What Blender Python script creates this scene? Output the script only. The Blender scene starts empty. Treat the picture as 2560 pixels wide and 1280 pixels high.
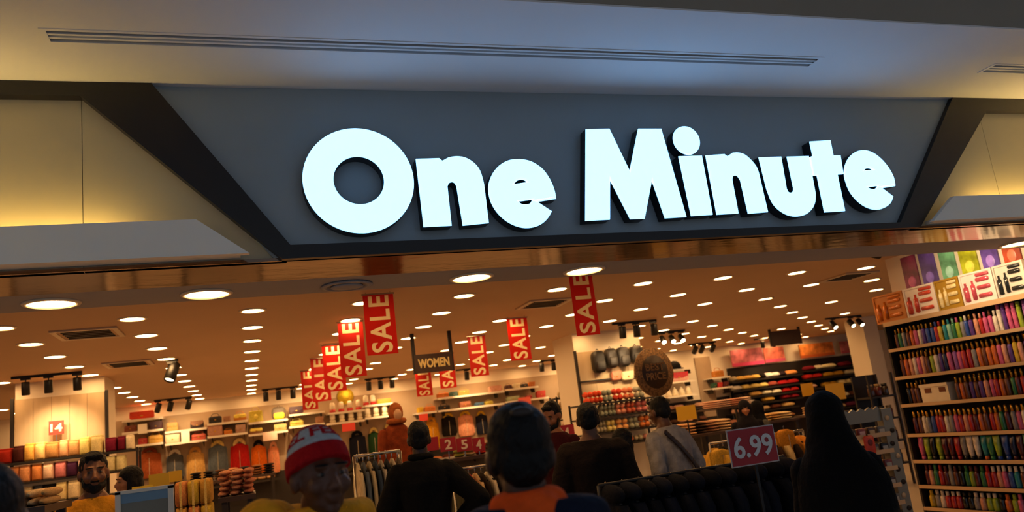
import bpy, bmesh, math, random
from mathutils import Vector, Matrix, noise
random.seed(7)
PI = math.pi
SC = bpy.context.scene
COL = SC.collection
# ------------------------------------------------------------------ camera
# basis measured from the vanishing points of the shopfront (world axes seen in the camera: x right, y down, z forward)
F = 1983.05
EYE = Vector((0, 0, 1.68))
def unit(v): v = Vector(v); return v / v.length
AY = unit((625 - 1280, 1145 - 640, F)); AX = unit((7044 - 1280, 329 - 640, F)); AZ = AX.cross(AY)
def ray(px, py):
    c = Vector((px - 1280, py - 640, F)); return Vector((AX.dot(c), AY.dot(c), AZ.dot(c)))
def at(px, py, Y):
    r = ray(px, py); return EYE + r * (Y / r.y)
def atz(px, py, Z):
    r = ray(px, py); return EYE + r * ((Z - EYE.z) / r.z)
def atx(px, py, X):
    r = ray(px, py); return EYE + r * (X / r.x)
cam = bpy.data.cameras.new('camera'); camo = bpy.data.objects.new('camera', cam); COL.objects.link(camo)
cam.sensor_width = 36; cam.lens = F / 2560 * 36; cam.clip_start = .05; cam.clip_end = 200
Mx = Matrix(((AX.x, -AX.y, -AX.z), (AY.x, -AY.y, -AY.z), (AZ.x, -AZ.y, -AZ.z)))
camo.matrix_world = Matrix.Translation(EYE) @ Mx.to_4x4()
cam.dof.use_dof = True; cam.dof.focus_distance = 5.0; cam.dof.aperture_fstop = 2.3
SC.camera = camo
# ------------------------------------------------------------------ light of the place, exposure
W = bpy.data.worlds.new('mall_light'); SC.world = W; W.use_nodes = True
W.node_tree.nodes['Background'].inputs[0].default_value = (.74, .84, 1.0, 1)
W.node_tree.nodes['Background'].inputs[1].default_value = .27
SC.view_settings.view_transform = 'Standard'; SC.view_settings.look = 'None'
SC.view_settings.exposure = 0; SC.view_settings.gamma = 1; SC.view_settings.use_curve_mapping = False
WARM = (1, .56, .22)
DOWN_POWER = 49; BIG_POWER = 40; STRIP_POWER = 26; COVE_POWER = 170; SPOT_POWER = 60
SIGN_COL = (.275, .70, 1.32); SIGN_POWER = 2.4

# ------------------------------------------------------------------ helpers
def srgb(c):
    if isinstance(c, str): c = [int(c[i:i+2], 16) / 255 for i in (0, 2, 4)]
    return tuple(((x / 12.92) if x <= .04045 else ((x + .055) / 1.055) ** 2.4) for x in c[:3])
MATS = {}
def mat(name, col='cccccc', rough=.6, metal=0, var=.0, scale=8, emit=None, estr=0, bump=0, bscale=40, coat=0, objcol=False, trans=0, alpha=1, stretch=None, spec=.5, sheen=0):
    m = bpy.data.materials.new(name); m.use_nodes = True; nt = m.node_tree; b = nt.nodes['Principled BSDF']
    c = srgb(col); b.inputs['Base Color'].default_value = (*c, 1); b.inputs['Roughness'].default_value = rough
    b.inputs['Metallic'].default_value = metal; b.inputs['Coat Weight'].default_value = coat; b.inputs['Specular IOR Level'].default_value = spec
    b.inputs['Transmission Weight'].default_value = trans; b.inputs['Sheen Weight'].default_value = sheen
    L = nt.links.new; src = None
    if objcol:
        oi = nt.nodes.new('ShaderNodeObjectInfo'); src = oi.outputs['Color']
    if var or bump:
        tc = nt.nodes.new('ShaderNodeTexCoord'); mp = nt.nodes.new('ShaderNodeMapping'); L(tc.outputs['Object'], mp.inputs[0])
        if stretch: mp.inputs['Scale'].default_value = stretch
    if var:
        nz = nt.nodes.new('ShaderNodeTexNoise'); nz.inputs['Scale'].default_value = scale; nz.inputs['Detail'].default_value = 4
        L(mp.outputs[0], nz.inputs['Vector'])
        rp = nt.nodes.new('ShaderNodeMapRange'); rp.inputs[1].default_value = .3; rp.inputs[2].default_value = .7
        rp.inputs[3].default_value = 1 - var; rp.inputs[4].default_value = 1 + var; L(nz.outputs[0], rp.inputs[0])
        mx = nt.nodes.new('ShaderNodeMix'); mx.data_type = 'RGBA'; mx.blend_type = 'MULTIPLY'; mx.inputs[0].default_value = 1
        if src: L(src, mx.inputs[6])
        else: mx.inputs[6].default_value = (*c, 1)
        L(rp.outputs[0], mx.inputs[7]); src = mx.outputs[2]
    if src: L(src, b.inputs['Base Color'])
    if bump:
        n2 = nt.nodes.new('ShaderNodeTexNoise'); n2.inputs['Scale'].default_value = bscale; n2.inputs['Detail'].default_value = 3; L(mp.outputs[0], n2.inputs['Vector'])
        bp = nt.nodes.new('ShaderNodeBump'); bp.inputs['Strength'].default_value = bump; bp.inputs['Distance'].default_value = .02
        L(n2.outputs[0], bp.inputs['Height']); L(bp.outputs[0], b.inputs['Normal'])
    if emit:
        b.inputs['Emission Color'].default_value = (*emit, 1); b.inputs['Emission Strength'].default_value = estr
    MATS[name] = m; return m
mat('cloth', objcol=True, rough=.9, var=.22, scale=14, bump=.35, bscale=45, spec=.15)
mat('knit', objcol=True, rough=.95, var=.12, scale=60, bump=.6, bscale=160, spec=.15)
mat('plastic', objcol=True, rough=.35, var=.06, scale=6)
mat('liquid', objcol=True, rough=.18, var=.35, scale=16, coat=.4)
mat('leather', objcol=True, rough=.45, var=.15, scale=10, bump=.25, bscale=60)
mat('print', objcol=True, rough=.5)
mat('paint', objcol=True, rough=.6, var=.04, scale=3)
mat('skin', objcol=True, rough=.5, var=.1, scale=20, bump=.12, bscale=90)
mat('hair', '070606', rough=.6, spec=.25, var=.3, scale=60, bump=.5, bscale=120, stretch=(1, 1, .3))
mat('chrome', 'b8b4ac', rough=.25, metal=1)
mat('gold', 'c9983f', rough=.28, metal=1)
mat('black_metal', '14110f', rough=.45, spec=.4)
mat('lamp_on', 'ffe8c0', rough=.4, emit=WARM, estr=DOWN_POWER)
mat('lamp_big', 'ffe8c0', rough=.4, emit=WARM, estr=BIG_POWER)
mat('lamp_spot', 'ffe8c0', rough=.4, emit=(1, .72, .4), estr=14)
mat('trim_white', 'd8c8ae', rough=.5)
mat('sign_face', 'f4f8ff', rough=.12, emit=SIGN_COL, estr=SIGN_POWER, coat=.5)
mat('sign_return', '0a0d14', rough=.4)
mat('fascia', '8f9a9e', rough=.42, var=.03, scale=2, bump=.05, bscale=120)
mat('fascia_side', 'b8ac8c', rough=.4, var=.03, scale=2)
mat('frame', '14100f', rough=.38, var=.1, scale=4)
mat('slab', 'f0eee6', rough=.5, var=.02, scale=2)
mat('soffit', 'd8d8da', rough=.7, var=.02, scale=1.5)
mat('concourse', '8a857a', rough=.35, var=.04, scale=1)
mat('mirror', '7a6455', rough=.12, metal=1, var=.25, scale=1.6, bump=.06, bscale=5, stretch=(1, 2.2, 1))
mat('band', '9c9a9e', rough=.75, var=.03, scale=2)
mat('store_ceiling', 'c4a688', rough=.8, var=.03, scale=1)
mat('wall', 'e4d8c4', rough=.8, var=.03, scale=1)
mat('wall_panel', 'a58d72', rough=.7, var=.06, scale=3)
mat('floor', 'b9a58c', rough=.25, var=.08, scale=1)
mat('mallfloor', 'c4beb4', rough=.2, var=.06, scale=1)
mat('wood', 'bfa784', rough=.6, var=.16, scale=5, stretch=(1, 1, .12))
mat('shelf_wood', 'c9a67c', rough=.55, var=.1, scale=6, stretch=(.2, .2, 1))
mat('shelf_dark', '1c130e', rough=.6, var=.1, scale=5)
mat('shelf_white', 'e2d6c2', rough=.5)
mat('glow_strip', 'fff0c8', rough=.5, emit=(1, .68, .2), estr=STRIP_POWER)
mat('cove_strip', 'fff0c8', rough=.5, emit=(1, .66, .22), estr=COVE_POWER)
mat('slot', '0a0b0d', rough=.8)
mat('board', '3a2413', rough=.55, var=.15, scale=6)
mat('sign_gold', 'e6cf86', rough=.4)
mat('leopard', '8a6336', rough=.7, var=.65, scale=42)
mat('glass_cap', 'd9b98a', rough=.12, coat=.6)
mat('teal_panel', '6f8fa6', rough=.4, var=.05, scale=3)
mat('acrylic', '7d7a6c', rough=.3, var=.05, scale=4)

def thin_sheet(name):
    m = mat(name, objcol=True, rough=.6); nt = m.node_tree; b = nt.nodes['Principled BSDF']; out = nt.nodes['Material Output']
    tr = nt.nodes.new('ShaderNodeBsdfTranslucent'); mx = nt.nodes.new('ShaderNodeMixShader'); mx.inputs[0].default_value = .62
    oi = [n for n in nt.nodes if n.type == 'OBJECT_INFO'][0]; nt.links.new(oi.outputs['Color'], tr.inputs[0])
    nt.links.new(b.outputs[0], mx.inputs[1]); nt.links.new(tr.outputs[0], mx.inputs[2]); nt.links.new(mx.outputs[0], out.inputs[0])
thin_sheet('banner_film')
def link(o, parent=None):
    COL.objects.link(o)
    if parent: o.parent = parent
    return o
def tag(o, label=None, cat=None, group=None, kind=None):
    if label: o['label'] = label
    if cat: o['category'] = cat
    if group: o['group'] = group
    if kind: o['kind'] = kind
    return o
def thing(name, label, cat, loc=(0, 0, 0), rz=0, group=None):
    o = bpy.data.objects.new(name, None); o.empty_display_size = .1; link(o)
    o.location = loc; o.rotation_euler = (0, 0, rz); return tag(o, label, cat, group)
class MB:
    """collects simple solids into one mesh"""
    def __init__(s): s.v = []; s.f = []; s.sm = []
    def add(s, v, f, smooth=False, M=None):
        n = len(s.v); s.v += [tuple(M @ Vector(q)) if M else tuple(q) for q in v]
        s.f += [tuple(i + n for i in q) for q in f]; s.sm += [smooth] * len(f); return s
    def box(s, x0, x1, y0, y1, z0, z1, M=None):
        v = [(x, y, z) for z in (z0, z1) for y in (y0, y1) for x in (x0, x1)]
        return s.add(v, [(0, 2, 3, 1), (4, 5, 7, 6), (0, 1, 5, 4), (2, 6, 7, 3), (0, 4, 6, 2), (1, 3, 7, 5)], False, M)
    def rbox(s, x0, x1, y0, y1, z0, z1, r, M=None, n=3):
        # rounded outline in xz, chamfered in y
        cx, cz, hx, hz = (x0 + x1) / 2, (z0 + z1) / 2, (x1 - x0) / 2, (z1 - z0) / 2
        def ring(rr, ins, y):
            o = []
            for qx, qz, a0 in ((1, 1, 0), (-1, 1, 90), (-1, -1, 180), (1, -1, 270)):
                for k in range(n + 1):
                    a = math.radians(a0 + 90 * k / n)
                    o.append((cx + qx * (hx - r) + (r - ins) * math.cos(a), y, cz + qz * (hz - r) + (r - ins) * math.sin(a)))
            return o
        c = min(r * .6, (y1 - y0) * .4)
        return s.loft([ring(r, c, y0), ring(r, 0, y0 + c), ring(r, 0, y1 - c), ring(r, c, y1)], True, M)
    def loft(s, rings, smooth=True, M=None, cap=True):
        n = len(rings[0]); v = [q for r in rings for q in r]; f = []
        for i in range(len(rings) - 1):
            for j in range(n):
                a, b = i * n + j, i * n + (j + 1) % n; f.append((a, b, b + n, a + n))
        if cap: f.append(tuple(range(n))[::-1]); f.append(tuple((len(rings) - 1) * n + j for j in range(n)))
        return s.add(v, f, smooth, M)
    def lathe(s, prof, n=12, M=None, smooth=True):
        return s.loft([[(r * math.cos(2 * PI * j / n), r * math.sin(2 * PI * j / n), z) for j in range(n)] for r, z in prof], smooth, M)
    def prism(s, poly, y0, y1, M=None):
        # polygon in (x,z), extruded along y
        n = len(poly); v = [(x, y0, z) for x, z in poly] + [(x, y1, z) for x, z in poly]
        f = [tuple(range(n)), tuple(range(2 * n - 1, n - 1, -1))] + [((j + 1) % n, j, j + n, (j + 1) % n + n) for j in range(n)]
        return s.add(v, f, False, M)
    def ell(s, c, r, n=16, m=10, M=None):
        rings = []
        for i in range(m + 1):
            t = PI * (.02 + .96 * i / m) - PI / 2
            rings.append([(c[0] + r[0] * math.cos(t) * math.cos(2 * PI * j / n), c[1] + r[1] * math.cos(t) * math.sin(2 * PI * j / n), c[2] + r[2] * math.sin(t)) for j in range(n)])
        return s.loft(rings, True, M)
    def cone(s, a, b, ra, rb, n=12, M=None, flat=1.0):
        a, b = Vector(a), Vector(b); d = (b - a); L = d.length; d /= L
        q = d.to_track_quat('Z', 'Y').to_matrix(); rings = []
        st = [(-ra * .95, ra * .3), (-ra * .7, ra * .72), (0, ra), (L, rb), (L + rb * .7, rb * .72), (L + rb * .95, rb * .3)]
        for z, r in st: rings.append([a + q @ Vector((r * math.cos(2 * PI * j / n), r * flat * math.sin(2 * PI * j / n), z)) for j in range(n)])
        return s.loft(rings, True, M)
    def tube(s, pts, r, n=8, M=None):
        pts = [Vector(p) for p in pts]; rings = []
        for i, p in enumerate(pts):
            d = (pts[min(i + 1, len(pts) - 1)] - pts[max(i - 1, 0)]).normalized(); q = d.to_track_quat('Z', 'Y').to_matrix()
            rr = r[i] if isinstance(r, (list, tuple)) else r
            rings.append([p + q @ Vector((rr * math.cos(2 * PI * j / n), rr * math.sin(2 * PI * j / n), 0)) for j in range(n)])
        return s.loft(rings, True, M)
    def torus(s, c, R, r, n=20, m=8, ax='y', M=None, sx=1, sz=1):
        v = []; f = []
        for i in range(n):
            a = 2 * PI * i / n
            for j in range(m):
                b = 2 * PI * j / m; w = R + r * math.cos(b)
                p = (w * math.cos(a) * sx, r * math.sin(b), w * math.sin(a) * sz) if ax == 'y' else (w * math.cos(a) * sx, w * math.sin(a) * sz, r * math.sin(b))
                v.append((c[0] + p[0], c[1] + p[1], c[2] + p[2]))
        for i in range(n):
            for j in range(m):
                f.append((i * m + j, ((i + 1) % n) * m + j, ((i + 1) % n) * m + (j + 1) % m, i * m + (j + 1) % m))
        return s.add(v, f, True, M)
    def mesh(s, name):
        me = bpy.data.meshes.new(name); me.from_pydata(s.v, [], s.f)
        me.polygons.foreach_set('use_smooth', s.sm)
        bm = bmesh.new(); bm.from_mesh(me); bmesh.ops.recalc_face_normals(bm, faces=bm.faces); bm.to_mesh(me); bm.free()
        return me
    def build(s, name, m, parent=None, col=None, loc=None, me=None):
        return part(name, s.mesh(name), m, parent, col, loc)
def part(name, me, m, parent=None, col=None, loc=None, rz=None):
    o = bpy.data.objects.new(name, me)
    if m:
        if not me.materials: me.materials.append(MATS[m])
        if me.materials[0] != MATS[m]: o.material_slots[0].link = 'OBJECT'; o.material_slots[0].material = MATS[m]
    if col: o.color = (*srgb(col), 1)
    if loc is not None: o.location = loc
    if rz: o.rotation_euler = (0, 0, rz)
    return link(o, parent)
def struct(name, mb, m, label=None, parent=None, col=None):
    o = mb.build(name, m, parent, col)
    if not parent: tag(o, label, None, None, 'structure')
    return o
ORD = ['first', 'second', 'third', 'fourth', 'fifth', 'sixth', 'seventh', 'eighth', 'ninth', 'tenth', 'eleventh', 'twelfth', 'thirteenth', 'fourteenth', 'fifteenth', 'sixteenth', 'seventeenth', 'eighteenth', 'nineteenth', 'twentieth'] + ['twenty-' + w for w in ('first', 'second', 'third', 'fourth', 'fifth', 'sixth', 'seventh', 'eighth', 'ninth')] + ['thirtieth'] + ['thirty-' + w for w in ('first', 'second', 'third', 'fourth', 'fifth', 'sixth', 'seventh', 'eighth', 'ninth')] + ['fortieth']
TXT = {}
def text_mesh(s, size, bold=.0, depth=.002, gap=1.0):
    k = (s, size, bold)
    if k in TXT: return TXT[k]
    cu = bpy.data.curves.new('t', 'FONT'); cu.body = s; cu.size = size; cu.align_x = 'CENTER'; cu.align_y = 'CENTER'; cu.extrude = depth; cu.offset = bold * size; cu.resolution_u = 4; cu.space_character = gap
    o = bpy.data.objects.new('t', cu); COL.objects.link(o); bpy.context.view_layer.update()
    me = bpy.data.meshes.new_from_object(o.evaluated_get(bpy.context.evaluated_depsgraph_get())); bpy.data.objects.remove(o)
    me.materials.clear(); me.name = 'lettering'; TXT[k] = me; return me
def text(s, w, h, m, parent, col, loc, bold=.03, rot=(PI / 2, 0, 0), name='lettering'):
    """flat lettering fitted into w x h, facing -y before rot"""
    me = text_mesh(s, 1, bold).copy(); xs = [v.co.x for v in me.vertices]; ys = [v.co.y for v in me.vertices]
    cx, cy = (max(xs) + min(xs)) / 2, (max(ys) + min(ys)) / 2; sx, sy = w / (max(xs) - min(xs)), h / (max(ys) - min(ys))
    for v in me.vertices: v.co = ((v.co.x - cx) * sx, (v.co.y - cy) * sy, v.co.z)
    o = part(name, me, m, parent, col, loc); o.rotation_euler = rot; return o
# ------------------------------------------------------------------ setting
D = 4.92                       # plane of the shop front
ZL = 1.68 + 1.40 * .82         # underside of the lintel, 2.83
ZT = 1.68 + 2.79 * .82         # mall soffit, 3.97
ZC = 3.17                      # shop ceiling
YM, YB = 5.51, 6.05            # mirror strip, plaster bulkhead
BACK = 20.5
struct('floor', MB().box(-9, 22, D - .1, BACK + .2, -.1, 0), 'floor', 'pale polished floor of the shop')
struct('floor_concourse', MB().box(-9, 14, -3, D - .1, -.1, 0), 'mallfloor', 'grey polished floor of the mall concourse')
struct('ceiling', MB().box(-9, 22, YB, BACK + .2, ZC, ZC + .1), 'store_ceiling', 'tan plaster ceiling of the shop dotted with downlights')
struct('wall_back', MB().box(-9, 22, BACK, BACK + .2, 0, ZC), 'wall', 'cream back wall of the shop')
struct('wall_left', MB().box(-9.2, -9, D, BACK + .2, 0, ZC), 'wall', 'cream left wall of the shop')
struct('wall_right', MB().box(22, 22.2, D, BACK + .2, 0, ZC), 'wall', 'cream right wall of the shop')
struct('trim_1', MB().box(-9, 14, D + .0, YM, ZL, ZL + .02), 'mirror', 'polished copper-brown strip under the shop sign reflecting the goods')
struct('trim_2', MB().box(-9, 14, YM, YB, ZL, ZC + .1), 'band', 'grey plaster bulkhead above the entrance with large downlights')
# mall soffit with the slot diffusers cut in as recesses
ys0, ys1 = 5.2 * .82, 5.345 * .82
SOF0 = 4.557 * .82
sx = [(-1.085 * .82, 4.9 * .82), (6.97 * .82, 11.6)]
mb = MB(); mb.box(-9, 14, SOF0, ys0, ZT, ZT + .25); mb.box(-9, 14, ys1, D + .5, ZT, ZT + .25)
mb.box(-9, sx[0][0], ys0, ys1, ZT, ZT + .25); mb.box(sx[0][1], sx[1][0], ys0, ys1, ZT, ZT + .25); mb.box(sx[1][1], 14, ys0, ys1, ZT, ZT + .25)
struct('ceiling_soffit', mb, 'soffit', 'pale mall soffit above the shop front')
# curved bulkhead rising from the soffit edge to the high concourse ceiling
pts = [(SOF0 - .004, ZT + .012), (SOF0 - .004, ZT + .25), (SOF0 + .03, ZT + .5), (SOF0 + .12, ZT + .8), (SOF0 + .3, ZT + 1.1), (SOF0 + .42, ZT + 1.1), (SOF0 + .2, ZT + .8), (SOF0 + .1, ZT + .5), (SOF0 + .06, ZT + .26), (SOF0 - .001, ZT + .26), (SOF0 - .001, ZT + .012)]
struct('wall_bulkhead', MB().prism(pts, -9, 14, Matrix(((0, 1, 0, 0), (1, 0, 0, 0), (0, 0, 1, 0), (0, 0, 0, 1)))), 'concourse', 'dark grey curved bulkhead above the mall soffit at the upper right')
struct('ceiling_concourse', MB().box(-9, 14, -2.5, SOF0 + .42, ZT + 1.1, ZT + 1.2), 'soffit', 'high ceiling over the mall concourse')
for i, (x0, x1) in enumerate(sx):
    t = thing('slot_diffuser', ['long three-slot air diffuser in the soffit above the lit sign', 'short three-slot air diffuser at the right edge of the soffit'][i], 'air vent', (x0, ys0, ZT), 0, 'soffit air diffusers')
    w = x1 - x0; dy = ys1 - ys0
    MB().box(0, w, 0, dy, .22, .24).build('back_plate', 'slot', t)
    MB().box(-.03, w + .03, -.022, 0, -.004, .05).box(-.03, w + .03, dy, dy + .022, -.004, .05).box(-.03, 0, 0, dy, -.004, .05).box(w, w + .03, 0, dy, -.004, .05).build('frame', 'soffit', t)
    for k in range(2): MB().box(0, w, dy * (k + 1) / 3 - .009, dy * (k + 1) / 3 + .009, -.002, .05).build('slat', 'soffit', t)
# fascia: three panels, a black trapezoid frame, light shelves on either side
def uz(px, py, Y=D):
    p = at(px, py, Y); return (p.x, p.z)
FO = [uz(*q) for q in ((380, 212), (725, 617), (2240, 560), (2370, 250))]
FI = [uz(*q) for q in ((205, 248), (705, 652), (2290, 572), (2455, 282))]
zt, zb = ZT - .001, ZL
fx = dict(tl=FO[0][0], bl=FO[1][0], br=FO[2][0], tr=FO[3][0], otl=FI[0][0], obl=FI[1][0], obr=FI[2][0], otr=FI[3][0])
zi = FO[1][1]; zo = FI[0][1]
wf = struct('wall_fascia', MB().box(-9, 14, D + .06, D + .3, ZL + .022, ZT), 'fascia_side', 'cream fascia wall carrying the shop sign')
MB().prism([(fx['tl'] - .25, zt), (fx['bl'] - .1, zb + .02), (fx['br'] + .1, zb + .02), (fx['tr'] + .25, zt)], D, D + .07).build('sign_panel', 'fascia', wf)
xl = -4.0; seams = [uz(205, 400)[0], uz(205, 400)[0] - 1.22]
edges = [-6.0, seams[1], seams[0]]
for i, e in enumerate(edges):
    x1 = edges[i + 1] - .004 if i < 2 else None
    poly = [(e, zb), (x1, zb), (x1, zt), (e, zt)] if x1 else [(e, zb), (fx['obl'] + .03, zb), (fx['otl'] + .03, zo + .02), (fx['otl'] + .03, zt), (e, zt)]
    MB().prism(poly, D + .02, D + .07).build('panel', 'fascia_side', wf)
sr = uz(2490, 430)[0]
MB().prism([(fx['obr'] - .03, zb), (sr - .002, zb), (sr - .002, zt), (fx['otr'] - .03, zt), (fx['otr'] - .03, zo + .02)], D + .02, D + .07).build('panel', 'fascia_side', wf)
for k in range(3): MB().box(sr + .002 + k * 1.22, sr + (k + 1) * 1.22 - .002, D + .02, D + .07, zb, zt).build('panel', 'fascia_side', wf)
fr = thing('sign_frame', 'black trapezoid metal frame around the lit shop sign', 'frame', ((fx['bl'] + fx['br']) / 2, D, ZL))
ox, oz = fr.location.x, fr.location.z
def fpoly(nm, pts): MB().prism([(x - ox, z - oz) for x, z in pts], -.05, .03).build(nm, 'frame', fr)
fpoly('top_bar', [(-6, zo), (fx['otl'], zo), (fx['tl'], zt), (-6, zt)])
fpoly('side_bar', [(fx['otl'], zo), (fx['obl'], zb), (fx['bl'], zi), (fx['tl'], zt)])
fpoly('bottom_bar', [(fx['obl'], zb), (fx['obr'], zb), (fx['br'], FO[2][1]), (fx['bl'], zi)])
fpoly('side_bar', [(fx['obr'], zb), (fx['otr'], FI[3][1]), (fx['tr'], zt), (fx['br'], FO[2][1])])
fpoly('top_bar', [(fx['otr'], FI[3][1]), (13, FI[3][1]), (13, zt), (fx['tr'], zt)])
YS = D - .16
sl = thing('light_shelf', 'pale slanted panel left of the sign with warm glow above it', 'panel', (uz(310, 600)[0], YS, ZL), 0, 'light shelves beside the sign')
ox, oz = sl.location.x, ZL
pl = [uz(490, 548, YS), uz(625, 655, YS)]
MB().prism([(-6 - ox, .02), (pl[1][0] - ox, .02), (pl[0][0] - ox, pl[0][1] - oz), (-6 - ox, pl[0][1] - oz - .03)], 0, .05).build('front_panel', 'slab', sl)
MB().prism([(-6 - ox, .03), (pl[1][0] - ox - .05, .03), (pl[1][0] - ox - .05, .06), (-6 - ox, .06)], .05, .18).build('bracket', 'slab', sl)
zs = pl[0][1] - oz - .08
gx = uz(285, 560, YS)[0] - ox
MB().box(-2.1 - ox, gx, .053, .07, zs - .03, zs).build('led_strip', 'glow_strip', sl)
MB().box(-5.2 - ox, -2.2 - ox, .08, .11, zs - .03, zs).build('cove_strip', 'cove_strip', sl)
sr_ = thing('light_shelf', 'pale slanted panel right of the sign with warm glow above it', 'panel', (uz(2450, 540, YS)[0], YS, ZL), 0, 'light shelves beside the sign')
ox = sr_.location.x; pr = [uz(2385, 490, YS), uz(2340, 572, YS)]
MB().prism([(pr[1][0] - ox, .02), (13 - ox, .02), (13 - ox, pr[0][1] - oz - .03), (pr[0][0] - ox, pr[0][1] - oz)], 0, .05).build('front_panel', 'slab', sr_)
MB().box(pr[1][0] - ox + .1, 13 - ox, .05, .18, .03, .06).build('bracket', 'slab', sr_)
MB().box(uz(2475, 490, YS)[0] - ox, 7.2 - ox, .053, .07, pr[0][1] - oz - .11, pr[0][1] - oz - .08).build('led_strip', 'glow_strip', sr_)
MB().box(7.3 - ox, 10 - ox, .08, .11, pr[0][1] - oz - .11, pr[0][1] - oz - .08).build('cove_strip', 'cove_strip', sr_)
# ------------------------------------------------------------------ the sign letters
YF = D - .115
def cr(pts, n=5, closed=False):
    P = [Vector(p) for p in pts]; o = []; N = len(P)
    for i in range(N if closed else N - 1):
        g = lambda k: P[k % N] if closed else P[max(0, min(N - 1, k))]
        a, b, c, d = g(i - 1), g(i), g(i + 1), g(i + 2)
        for t in range(n):
            u = t / n; o.append(.5 * ((2 * b) + (c - a) * u + (2 * a - 5 * b + 4 * c - d) * u * u + (3 * b - a - 3 * c + d) * u ** 3))
    if not closed: o.append(P[-1])
    return [tuple(q) for q in o]
A = lambda L: [(740 + x / 3.765, 300 + y / 3.765) for x, y in L]
B = lambda L: [(1420 + x / 3.0476, 300 + y / 3.0476) for x, y in L]
def ring2(cx, cy, rx, ry, n=48): return [(cx + rx * math.cos(2 * PI * k / n), cy + ry * math.sin(2 * PI * k / n)) for k in range(n)]
def W2(L): return [uz(x, y, YF) for x, y in L]
def circ_fit(pts):
    P = W2(pts); cx = (P[0][0] + P[2][0]) / 2; cz = (P[1][1] + P[3][1]) / 2
    return cx, cz, (P[2][0] - P[0][0]) / 2 * .5 + (P[1][1] - P[3][1]) / 2 * .5
co = circ_fit(A([(65, 540), (540, 68), (1112, 600), (650, 1065)])); ci = circ_fit(A([(362, 540), (590, 330), (825, 590), (640, 795)])); cd = circ_fit(B([(805, 145), (890, 45), (1012, 160), (925, 258)]))
eA = A(cr([(2455, 738), (2440, 660), (2400, 560), (2330, 460), (2240, 395), (2160, 368), (2080, 362), (2000, 375), (1920, 420), (1860, 490), (1825, 570), (1815, 640), (1825, 720), (1855, 800), (1910, 880), (1990, 950), (2080, 995), (2170, 1012), (2260, 1000), (2330, 965), (2380, 915), (2415, 855)], 3)) + A([(2275, 765)])
eB = B(cr([(2500, 500), (2490, 440), (2455, 370), (2400, 300), (2330, 245), (2260, 225), (2200, 238), (2150, 280), (2120, 340), (2112, 400), (2125, 470), (2160, 550), (2220, 620), (2290, 665), (2360, 680), (2420, 665), (2465, 630), (2485, 580)], 3)) + B([(2400, 515)])
LET = [
 ('letter_o', 'O', 'large round glowing letter O at the start of the shop sign', [ring2(co[0], co[1], co[2], co[2], 72), ring2(ci[0], ci[1], ci[2], ci[2], 56)], True),
 ('letter_n', 'n', 'glowing white letter n between O and e of the sign\'s left word', [A([(1130, 360), (1350, 353), (1380, 378)] + cr([(1440, 345), (1510, 335), (1590, 345), (1670, 390), (1725, 450), (1755, 520), (1775, 600)], 3) + [(1820, 965), (1575, 990)] + cr([(1515, 620), (1500, 590), (1475, 578), (1445, 588), (1430, 620)], 3) + [(1470, 990), (1205, 1003)])], False),
 ('letter_e', 'e', 'glowing white letter e ending the sign\'s left word', [eA, A(cr([(2055, 598), (2085, 566), (2120, 555), (2155, 560), (2180, 580)], 3)), A(cr([(2230, 745), (2208, 780), (2165, 790), (2125, 784), (2095, 762)], 3))], False),
 ('letter_m', 'M', 'glowing white capital M starting the sign\'s right word', [B([(140, 65), (320, 62), (475, 385), (540, 62), (715, 62), (908, 735), (745, 745), (645, 455), (590, 748), (480, 752), (325, 450), (325, 755), (137, 765)])], False),
 ('letter_i', 'i', 'glowing white letter i with a round dot beside the M', [B([(848, 272), (1025, 267), (1108, 718), (945, 728)])], False),
 ('letter_n', 'n', 'glowing white letter n between i and u of the sign', [B([(1055, 265), (1195, 255), (1220, 272)] + cr([(1260, 245), (1300, 243), (1350, 258), (1400, 300), (1440, 350), (1460, 400)], 3) + [(1530, 698), (1380, 710)] + cr([(1320, 455), (1300, 425), (1280, 418), (1262, 428), (1258, 455)], 3) + [(1305, 708), (1140, 718)])], False),
 ('letter_u', 'u', 'glowing white letter u in the sign\'s right word', [B([(1460, 280), (1630, 275)] + cr([(1672, 520), (1685, 545), (1705, 550), (1722, 540), (1725, 515)], 3) + [(1675, 275), (1840, 270)] + cr([(1893, 560), (1890, 620), (1870, 670), (1830, 710), (1780, 728), (1720, 730), (1660, 712), (1600, 670), (1560, 620), (1535, 560), (1520, 520)], 3))], False),
 ('letter_t', 't', 'glowing white letter t in the sign\'s right word', [B([(1848, 160), (2005, 150), (2028, 265), (2082, 265), (2105, 408), (2060, 412), (2118, 690), (1962, 700), (1905, 420), (1875, 420), (1848, 280), (1872, 268)])], False),
 ('letter_e', 'e', 'glowing white letter e at the far right end of the sign', [eB, B(cr([(2260, 382), (2275, 368), (2292, 364), (2312, 366), (2330, 375)], 3)), B(cr([(2368, 498), (2352, 518), (2330, 523), (2308, 519), (2288, 508)], 3))], False)]
def flat_curve(loops, ext, bev, off=0):
    cu = bpy.data.curves.new('c', 'CURVE'); cu.dimensions = '2D'; cu.fill_mode = 'BOTH'; cu.extrude = ext; cu.bevel_depth = bev; cu.bevel_resolution = 2; cu.offset = off
    for L in loops:
        sp = cu.splines.new('POLY'); sp.points.add(len(L) - 1); sp.use_cyclic_u = True
        for p, q in zip(sp.points, L): p.co = (q[0], q[1], 0, 1)
    o = bpy.data.objects.new('c', cu); COL.objects.link(o); bpy.context.view_layer.update()
    me = bpy.data.meshes.new_from_object(o.evaluated_get(bpy.context.evaluated_depsgraph_get())); bpy.data.objects.remove(o); me.materials.clear()
    return me
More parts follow.
